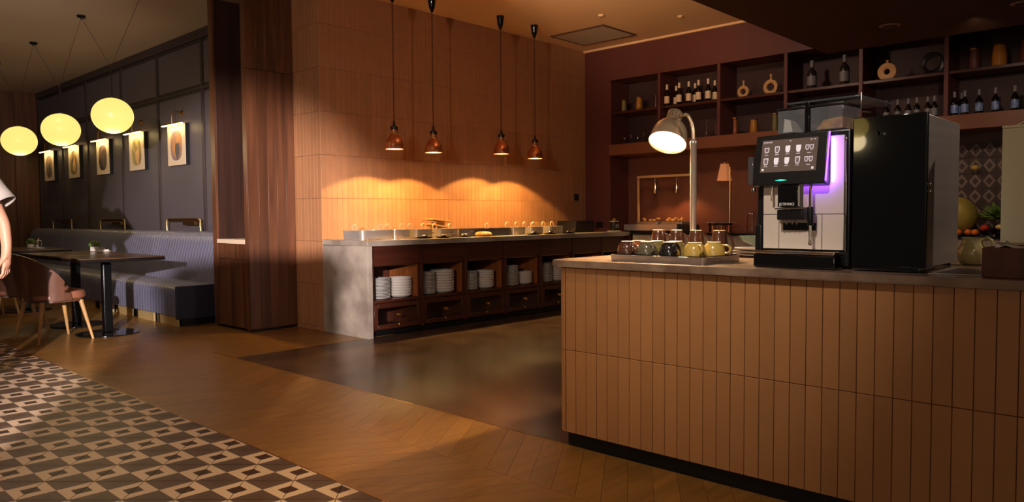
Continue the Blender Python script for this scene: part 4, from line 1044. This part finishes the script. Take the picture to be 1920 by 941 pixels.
for k, y in enumerate((7.40, 9.22, 11.02, 12.80)):
    t = thing('ceiling_canopy', ['small black ceiling rose nearest the column', 'small black ceiling rose between the nearest and middle globes', 'small black ceiling rose between the middle and farthest globes', 'small black ceiling rose beyond the farthest globe'][k], 'ceiling fitting', (2.88, y, ZC)); G().lathe([(0,-.03),(.03,-.028),(.045,-.012),(.045,-.0005),(0,-.0005)], 20).out('cup', 'black_metal', t); G().lathe([(.008,-.045),(.01,-.031),(0,-.031)], 10).out('cord_grip', 'black_metal', t)

# ============================================================ PICTURES WITH PICTURE LIGHTS
pys = [9.55, 10.84, 12.14, 13.45, 14.74]; names = ['nearest the wooden column', 'second from the wooden column', 'third from the wooden column', 'fourth from the wooden column', 'farthest from the column']
arts = [((206,140,60),(120,110,120)), ((120,104,70),(190,170,110)), ((60,48,50),(120,90,80)), ((40,36,40),(170,140,90)), ((110,84,70),(150,120,100))]
for k, (y, nm) in enumerate(zip(pys, names)):
    t = thing('picture', 'framed abstract oval painting with a white border, %s' % nm, 'picture', (XD-.012, y, 1.793), 0, 'pictures on the dining wall')
    G().box(-.05, -.26, 0, -.001, .26, .507, .002, 1).out('backing', 'black_plastic', t)
    G().box(-.056, -.26, 0, -.0505, .26, .507, .001, 1).out('canvas', 'canvas', t)
    mat('art_%d' % k, arts[k][0], .7, noise=(5+k, 1, arts[k][1]))
    g = G(); pts = []
    for i in range(32):
        a = 2*PI*i/32; cx, cz = math.cos(a), math.sin(a)
        pts.append((.165*math.copysign(abs(cx)**.7, cx), .245+.185*math.copysign(abs(cz)**.7, cz)))
    g.prism(pts, -.0575, -.0562, 'x'); g.out('painted_oval', 'art_%d' % k, t)
    g = G(); pts = [(.15*.9*math.cos(a)*.5-.03, .19+.13*math.sin(a)*(.8+.2*math.sin(3*a+k))) for a in [2*PI*i/20 for i in range(20)]]
    g.prism(pts, -.0585, -.0576, 'x'); g.out('painted_shape', 'panel_grey' if k % 2 == 0 else 'stone_vase', t)
    p = thing('picture_light', 'slim brass picture light over the painting %s' % nm, 'lamp', (XD-.012, y-.06, 2.44), 0, 'picture lights on the dining wall')
    g = G(); g.M = Matrix.Rotation(-PI/2, 4, 'Y'); g.lathe([(0,.0005),(.035,.0005),(.035,.012),(.01,.018),(0,.018)], 20); g.out('rosette', 'brass', p)
    G().tube([(-.015,0,0),(-.07,0,.02),(-.115,0,.0),(-.13,0,-.05),(-.13,0,-.135)], .006, 8).out('arm', 'brass', p)
    G().box(-.145, -.30, -.15, -.115, .30, -.136, .003, 1).out('hood', 'brass', p)
    G().box(-.143, -.29, -.159, -.117, .29, -.151).out('tube_lamp', 'strip_glow', p)
    l = light('picture_glow', 'AREA', (0,0,0), 1.7, (1, .70, .28), None, .03, .5); l.parent = p; l.location = (-.125, .06, -.163); l.rotation_euler = (Vector((.75,0,-1)).to_track_quat('-Z','Y')).to_euler()
    l.data.shape = 'RECTANGLE'; l.data.size = .5; l.data.size_y = .03

# ============================================================ BANQUETTE
BQ = thing('banquette', 'long blue grey leather banquette with a channelled back along the dark panelled wall', 'bench', (3.28, 7.9, 0))
Y1 = 15.3
def profile_extrude(prof, y0, y1, pitch, depth, name, m, nper=6, flute=lambda i, n: 1.0):
    g = G(); ny = int((y1-y0)/pitch)*nper; n = len(prof)
    nor = []
    for i in range(n):
        a = Vector((*prof[max(i-1,0)], 0)); b = Vector((*prof[min(i+1,n-1)], 0)); t = b-a; nor.append(Vector((-t.y, t.x)).normalized() if t.length else Vector((0,0)))
    rows = []
    for j in range(ny+1):
        y = y0+(y1-y0)*j/ny; s = abs(math.sin(PI*(y-y0)/pitch))**.6
        rows.append([g._v((prof[i][0]+nor[i].x*depth*s*flute(i,n), y, prof[i][1]+nor[i].y*depth*s*flute(i,n))) for i in range(n)])
    for A, B in zip(rows, rows[1:]):
        for i in range(n-1): g._f([A[i], A[i+1], B[i+1], B[i]], smooth=True)
    g._f(rows[0]); g._f(rows[-1][::-1])
    return g
# seat profile (x, z): from bottom front up and over
sp_ = [(.02,.095),(.0,.105),(.0,.20),(.0,.30),(.005,.36),(.02,.390),(.05,.405),(.14,.412),(.30,.412),(.50,.412),(.50,.095)]
g = profile_extrude(sp_, 0, Y1-7.9, .075, .008, 's', 'leather', flute=lambda i, n: 1 if 0 < i < n-2 else 0); g.out('seat', 'leather', BQ)
bp_ = [(.55,.38),(.45,.413),(.465,.48),(.53,.70),(.565,.84),(.585,.91),(.62,.955),(.68,.975),(.76,.975),(.765,.38)]
g = profile_extrude(bp_, 0, Y1-7.9, .075, .009, 'b', 'leather', flute=lambda i, n: 1 if 1 <= i <= 5 else 0); g.out('backrest', 'leather', BQ)
G().box(-.012, -.03, .07, .765, -.001, .42, .01).out('end_panel', 'leather_dark', BQ)
G().prism([(.45,.42),(.765,.42),(.765,.965),(.64,.955),(.57,.85)], -.028, -.002, 'y').out('end_panel', 'leather_dark', BQ)
y = 0.0
while y < 7.0:
    G().box(.008, y+.0, 0, .03, y+.44, .094, .001, 1).out('plinth_plate', 'gold', BQ); y += .62
G().box(.04, -.02, 0, .76, 7.3, .094).out('plinth', 'black_kick', BQ)
for k, y0 in enumerate((8.80, 11.18, 13.45)):
    t = thing('brass_rail', ['bent brass rail with a dark bar on the banquette back, nearest the column', 'bent brass rail on the banquette back between the second and third pictures', 'bent brass rail on the banquette back at the far dark end'][k], 'rail', (3.965, y0, .9765))
    for yy in (0, .96): G().tube([(0,yy,0),(0,yy+.01,.08),(.0,yy+.0,.13),(.0,yy+(-.05 if yy else .05),.145)], .009, 8).out('post', 'gold', t)
    G().box(-.008, .03, .115, .008, .93, .152, .003, 1).out('bar', 'dark_brass', t)
    G().box(-.02, .12, .07, .02, .45, .113, .003, 1).out('card_holder', 'dark_brass', t)

# ============================================================ TABLES
def table(y0, y1, peds, label):
    t = thing('dining_table', label, 'table', (2.66, (y0+y1)/2, 0)); h = (y1-y0)/2
    G().box(-.375, -h, .722, .385, h, .748, .003, 1).out('apron', 'table_edge', t)
    G().box(-.375, -h, .7485, .385, h, .760, .003, 1).out('tabletop', 'table_top', t)
    for p in peds:
        G().lathe([(0,0),(.275,0),(.28,.004),(.28,.010),(.05,.018),(0,.018)], 40, (-.03, p-(y0+y1)/2, 0)).out('base_plate', 'black_gloss', t)
        G().box(-.07, p-(y0+y1)/2-.04, .0185, .01, p-(y0+y1)/2+.04, .70, .012).out('column', 'black_metal', t)
        G().box(-.2, p-(y0+y1)/2-.03, .70, .16, p-(y0+y1)/2+.03, .7215, .002).out('bracket', 'black_metal', t)
    return t
table(7.56, 8.31, [7.95], 'small dark dining table nearest the camera, with a black pedestal')
table(8.40, 9.55, [8.86], 'second dark dining table carrying a green potted plant')
table(10.35, 11.7, [10.75], 'third dark dining table near the far end, with plant and sugar pot')
mat('moss', (92, 116, 40), .8, noise=(40, .8, (60, 84, 26)), bump=.8, bscale=90)
def plant(x, y, label):
    t = thing('potted_plant', label, 'plant', (x, y, .7605))
    G().lathe([(0,0),(.045,0),(.055,.02),(.05,.06),(.047,.06),(.05,.02),(0,.006)], 20).out('glass_pot', 'clear_glass', t)
    G().lathe([(0,.0065),(.044,.0065),(.046,.055),(0,.06)], 16).out('pebbles', 'porcelain', t)
    g = G(); r2 = random.Random(5)
    for k in range(60):
        a = r2.random()*6.28; e = r2.random()*1.4; d = Vector((math.cos(a)*math.cos(e), math.sin(a)*math.cos(e), math.sin(e)))*.05
        g.ball(Vector((0,0,.065))+d, r2.uniform(.008,.014), seg=6, rings=4)
    g.out('foliage', 'moss', t)
plant(2.93, 9.20, 'round green plant in a glass pot on the second table')
plant(2.75, 10.95, 'round green plant in a glass pot on the third table')
def cruet(x, y, label, tall):
    t = thing('cruet_tray', label, 'condiments', (x, y, .7605))
    G().lathe([(0,0),(.08,0),(.09,.01),(.087,.013),(.075,.006),(0,.005)], 24, sx=.8, sy=1.2).out('dish', 'porcelain', t)
    G().lathe([(0,.0065),(.026,.0065),(.028,.03),(.022,.05),(0,.055)], 16, (0,.05,0)).out('shaker', 'chrome', t)
    if tall:
        for a in range(3): G().tube([(.03*math.cos(a*2.1), -.03+.03*math.sin(a*2.1), .007),(.03*math.cos(a*2.1), -.03+.03*math.sin(a*2.1), .1)], .003, 6).out('post', 'chrome', t)
        G().lathe([(.036,.1),(.036,.108),(.012,.116),(.006,.13),(0,.14)], 18, (0,-.03,0)).out('lid', 'chrome', t)
    else: G().box(-.02,-.08,.0065,.03,-.01,.03,.004).out('sachet_box', 'porcelain', t)
cruet(2.97, 9.03, 'white condiment dish beside the plant on the second table', False)
cruet(2.78, 10.75, 'silver sugar pot and dish beside the plant on the third table', True)

# ============================================================ CHAIRS
def chair(loc, rz, label):
    t = thing('dining_chair', label, 'chair', loc, rz, 'tan chairs with wooden shell backs')
    # faces +x ; seat centre at origin
    g = G(); S = [(rrect(.44,.50,.16,7), .385), (rrect(.48,.55,.19,7), .40), (rrect(.49,.56,.2,7), .43), (rrect(.47,.54,.2,7), .462), (rrect(.36,.42,.16,7), .474)]
    loft(g, S); g.out('seat', 'tan_leather', t)
    G().prism(rrect(.42,.48,.15,6), .366, .384).out('seat_frame', 'shell_wood', t)
    # shell back: curved sheet wrapping around the rear, high in the middle and swooping down to the seat sides
    g = G(); n = 28; m_ = 8; th = .012
    def shell(off):
        V = []
        for i in range(n+1):
            u = -1+2*i/n; a = PI + u*1.75
            r = .27+off
            top = .385+ .405*max(0, 1-abs(u)**2.1)**.75 + .03; bot = .385
            col_ = []
            for j in range(m_+1):
                f = j/m_; z = bot+(top-bot)*f; lean = .10*((z-.385)/.4)**1.1 if z > .385 else 0
                rr = r+lean*.55
                col_.append(g._v((rr*.93*math.cos(a)-lean*.25, rr*1.04*math.sin(a), z)))
            V.append(col_)
        return V
    A, B = shell(0), shell(th)
    for i in range(n):
        for j in range(m_):
            g._f([A[i][j],A[i][j+1],A[i+1][j+1],A[i+1][j]], smooth=True); g._f([B[i][j],B[i+1][j],B[i+1][j+1],B[i][j+1]], smooth=True)
        g._f([A[i][m_],B[i][m_],B[i+1][m_],A[i+1][m_]]); g._f([A[i][0],A[i+1][0],B[i+1][0],B[i][0]])
    g._f([A[0][j] for j in range(m_+1)]+[B[0][j] for j in range(m_,-1,-1)]); g._f([A[n][j] for j in range(m_,-1,-1)]+[B[n][j] for j in range(m_+1)])
    g.out('shell_back', 'shell_wood', t)
    g = G(); 
    V = []
    for i in range(13):
        u = -1+2*i/12; a = PI+u*1.0; col_ = []
        for j in range(6):
            z = .50+.2*j/5*(1-.4*u*u); lean = .10*((z-.385)/.4)**1.1; rr = .262+lean*.55; col_.append(g._v((rr*.93*math.cos(a)-lean*.25, rr*1.04*math.sin(a), z)))
        V.append(col_)
    for i in range(12):
        for j in range(5): g._f([V[i][j],V[i][j+1],V[i+1][j+1],V[i+1][j]], smooth=True)
    o = g.out('back_pad', 'navy', t); o.modifiers.new('s','SOLIDIFY').thickness = -.008
    for sx, sy_ in ((-1,-1),(-1,1),(1,-1),(1,1)):
        G().tube([(sx*.165, sy_*.185, .372),(sx*.235, sy_*.255, .0)], [.021,.011], 12).out('leg', 'leg_wood', t)
    return t
c0 = chair((2.16, 7.945, 0), 0, 'tan leather chair with a wooden shell back at the nearest table')
c0.rotation_euler = (0,0,.12)
chs = [((2.06, 8.80, 0), -.05, 'second tan chair along the tables, half cut off by the left edge'), ((2.14, 10.3, 0), .1, 'tan chair at the third table, mostly behind the nearer chairs'), ((2.14, 11.2, 0), 0, 'farthest tan chair at the third table')]
for loc, rz, lab in chs: dup(c0, loc, rz, lab)

# ---- stack of small bowls in the column niche
for k in range(10):
    o = G().lathe([(0,0),(.03,0),(.045,.022),(.043,.024),(.028,.004),(0,.004)], 16).out('wooden_cup', 'leg_wood'); o.location = (3.66, 7.03, .9125+k*.026)
    tag(o, '%s wooden cup from the bottom of the stack in the column niche' % ORD[k], 'cup', 'stacked wooden cups in the column niche')

# ============================================================ PERSON (only the arm reaches into the frame)
mat('skin', (176, 128, 102), .5, noise=(20, .25, (176, 128, 100)), bump=.05, bscale=80); mat('shirt', (150, 142, 134), .8, bump=.2, bscale=60); mat('trousers', (40, 38, 44), .8); mat('shoe', (26, 24, 24), .5); mat('hair', (26, 18, 14), .6)
def skinned(name, verts, edges, m, parent, root=0, sub=2):
    me = bpy.data.meshes.new(name); me.from_pydata([v[:3] for v in verts], edges, []); me.materials.append(MATS[m])
    o = bpy.data.objects.new(name, me); COL.objects.link(o); o.parent = parent
    md = o.modifiers.new('skin', 'SKIN'); md.use_smooth_shade = True
    sv = me.skin_vertices[0].data
    for i, v in enumerate(verts): sv[i].radius = (v[3], v[4] if len(v) > 4 else v[3]); sv[i].use_root = (i == root)
    ss = o.modifiers.new('sub', 'SUBSURF'); ss.levels = sub; ss.render_levels = sub
    return o
PR = thing('person', 'person in a white short sleeved shirt at the left edge, bare arm hanging down', 'person', (1.085, 6.085, 0), math.radians(-42))
# local frame: +x = towards image right (arm side), y = away from the camera side ; facing the camera (-y)
ax = .345   # x of the hanging visible arm
v = [(0,0,.93,.15,.11), (0,0,1.10,.13,.10), (0,.01,1.28,.16,.11), (0,.01,1.42,.12,.09), (0,.0,1.50,.055), (0,-.01,1.58,.075,.085), (0,-.015,1.68,.085,.10), (0,-.005,1.755,.05,.06),
     (.19,.01,1.42,.062), (.27,.01,1.20,.045), (ax-.02,-.005,1.10,.040), (ax,-.02,.98,.034), (ax+.005,-.03,.885,.024,.030), (ax+.003,-.038,.83,.020,.038),
     (-.19,.01,1.42,.062), (-.26,.01,1.16,.045), (-.29,-.02,.98,.034), (-.295,-.03,.885,.026), (-.295,-.04,.83,.02,.034),
     (.09,0,.86,.095), (.10,-.01,.48,.062), (.10,.01,.09,.04), (-.09,0,.86,.095), (-.10,0,.48,.062), (-.10,.01,.09,.04)]
e = [(0,1),(1,2),(2,3),(3,4),(4,5),(5,6),(6,7),(3,8),(8,9),(9,10),(10,11),(11,12),(12,13),(3,14),(14,15),(15,16),(16,17),(17,18),(0,19),(19,20),(20,21),(0,22),(22,23),(23,24)]
def fingers(base, sgn, start):
    bx_, by_, bz_ = base
    for k, (dy, L_) in enumerate(((-.030, .072), (-.010, .080), (.010, .075), (.028, .060))):
        pts = [(bx_-sgn*.002, by_+dy, bz_-.028), (bx_-sgn*.004, by_+dy*1.1, bz_-.028-L_*.42), (bx_-sgn*.022, by_+dy*1.1, bz_-.028-L_*.74), (bx_-sgn*.042, by_+dy, bz_-.026-L_*.76)]
        i0 = len(v)
        for q_, rr in zip(pts, (.0105, .0095, .0085, .0075)): v.append((*q_, rr))
        e.append((start, i0)); e.extend([(i0,i0+1),(i0+1,i0+2),(i0+2,i0+3)])
    i0 = len(v)
    for q_, rr in zip([(bx_-sgn*.012, by_-.042, bz_+.012), (bx_-sgn*.022, by_-.056, bz_-.02), (bx_-sgn*.03, by_-.052, bz_-.046)], (.012, .0105, .009)): v.append((*q_, rr))
    e.append((start-1, i0)); e.extend([(i0,i0+1),(i0+1,i0+2)])
fingers((ax+.003,-.038,.83), 1, 13); fingers((-.295,-.04,.83), -1, 18)
body = skinned('body', v, e, 'skin', PR)
# face details
G().ball((0,-.105,1.655), .014, .8, 1, 1.3, 10, 8).out('nose', 'skin', PR)
for s in (-1, 1):
    G().ball((s*.032,-.098,1.68), .012, 1, .6, .7, 10, 8).out('eye', 'porcelain', PR)
    G().ball((s*.088,0,1.665), .024, .35, .8, 1.2, 10, 8).out('ear', 'skin', PR)
G().box(-.025, -.103, 1.60, .025, -.09, 1.608, .003).out('mouth', 'mug_rust', PR)
G().ball((0,.02,1.71), .108, .95, 1.0, .85, 20, 12).out('hair', 'hair', PR)
# shirt: torso shell and two flared open sleeves
g = G(); loft(g, [([(.20*math.cos(a), .135*math.sin(a)) for a in [2*PI*i/28 for i in range(28)]], .86), ([(.195*math.cos(a), .132*math.sin(a)) for a in [2*PI*i/28 for i in range(28)]], 1.1), ([(.215*math.cos(a), .14*math.sin(a)) for a in [2*PI*i/28 for i in range(28)]], 1.32), ([(.20*math.cos(a), .12*math.sin(a)+.01) for a in [2*PI*i/28 for i in range(28)]], 1.44), ([(.09*math.cos(a), .085*math.sin(a)+.01) for a in [2*PI*i/28 for i in range(28)]], 1.515)], cap=False)
o = g.out('shirt', 'shirt', PR); o.modifiers.new('s','SOLIDIFY').thickness = .004
for s in (-1, 1):
    g = G(); a0 = Vector((s*.15,.01,1.46)); a1 = Vector((s*.315,.0,1.225)); d = (a1-a0).normalized(); U_ = d.cross(Vector((0,1,0))).normalized(); V_ = Vector((0,1,0)); rings = []
    for f, r1, r2_ in ((0,.075,.10),(.35,.085,.095),(.7,.088,.088),(1,.094,.09)):
        c = a0.lerp(a1, f); rings.append([g._v(c+U_*r1*math.cos(2*PI*i/22)+V_*r2_*math.sin(2*PI*i/22)) for i in range(22)])
    for A, B in zip(rings, rings[1:]):
        for i in range(22): g._f([A[i],A[(i+1)%22],B[(i+1)%22],B[i]], smooth=True)
    o = g.out('sleeve', 'shirt', PR); o.modifiers.new('s','SOLIDIFY').thickness = .004
tv = [(0,0,.90,.165,.125),(.095,0,.82,.108),(.10,-.005,.48,.082),(.10,.01,.10,.07),(-.095,0,.82,.108),(-.10,0,.48,.082),(-.10,.01,.10,.07)]
skinned('trousers', tv, [(0,1),(1,2),(2,3),(0,4),(4,5),(5,6)], 'trousers', PR)
for s in (-1, 1):
    g = G(); loft(g, [([(s*.10+x, y-.05) for x, y in rrect(.095,.27,.045)], 0), ([(s*.10+x, y-.05) for x, y in rrect(.09,.26,.043)], .045), ([(s*.10+x*.9, y*.6-.0) for x, y in rrect(.09,.20,.04)], .085)]); g.out('shoe', 'shoe', PR)

# ============================================================ UNSEEN BLOCKER added left of the camera: shades the foot of the column and the bench end
ws2 = thing('shade_blocker', 'narrow tall dark wooden light blocker added left of the viewpoint, outside the picture', 'cabinet', (-.824, .918, 0), math.radians(-36))
rb('side_panel', 'walnut_dark', -.19, -.15, 0, -.17, .15, 1.50, par=ws2); rb('side_panel', 'walnut_dark', .17, -.15, 0, .19, .15, 1.50, par=ws2)
rb('top', 'walnut_dark', -.20, -.17, 1.501, .20, .17, 1.525, par=ws2); rb('back', 'walnut_dark', -.17, .13, .05, .17, .15, 1.50, par=ws2)
for z in (.3, .7, 1.1): rb('shelf_board', 'walnut', -.17, -.14, z, .17, .129, z+.02, par=ws2)
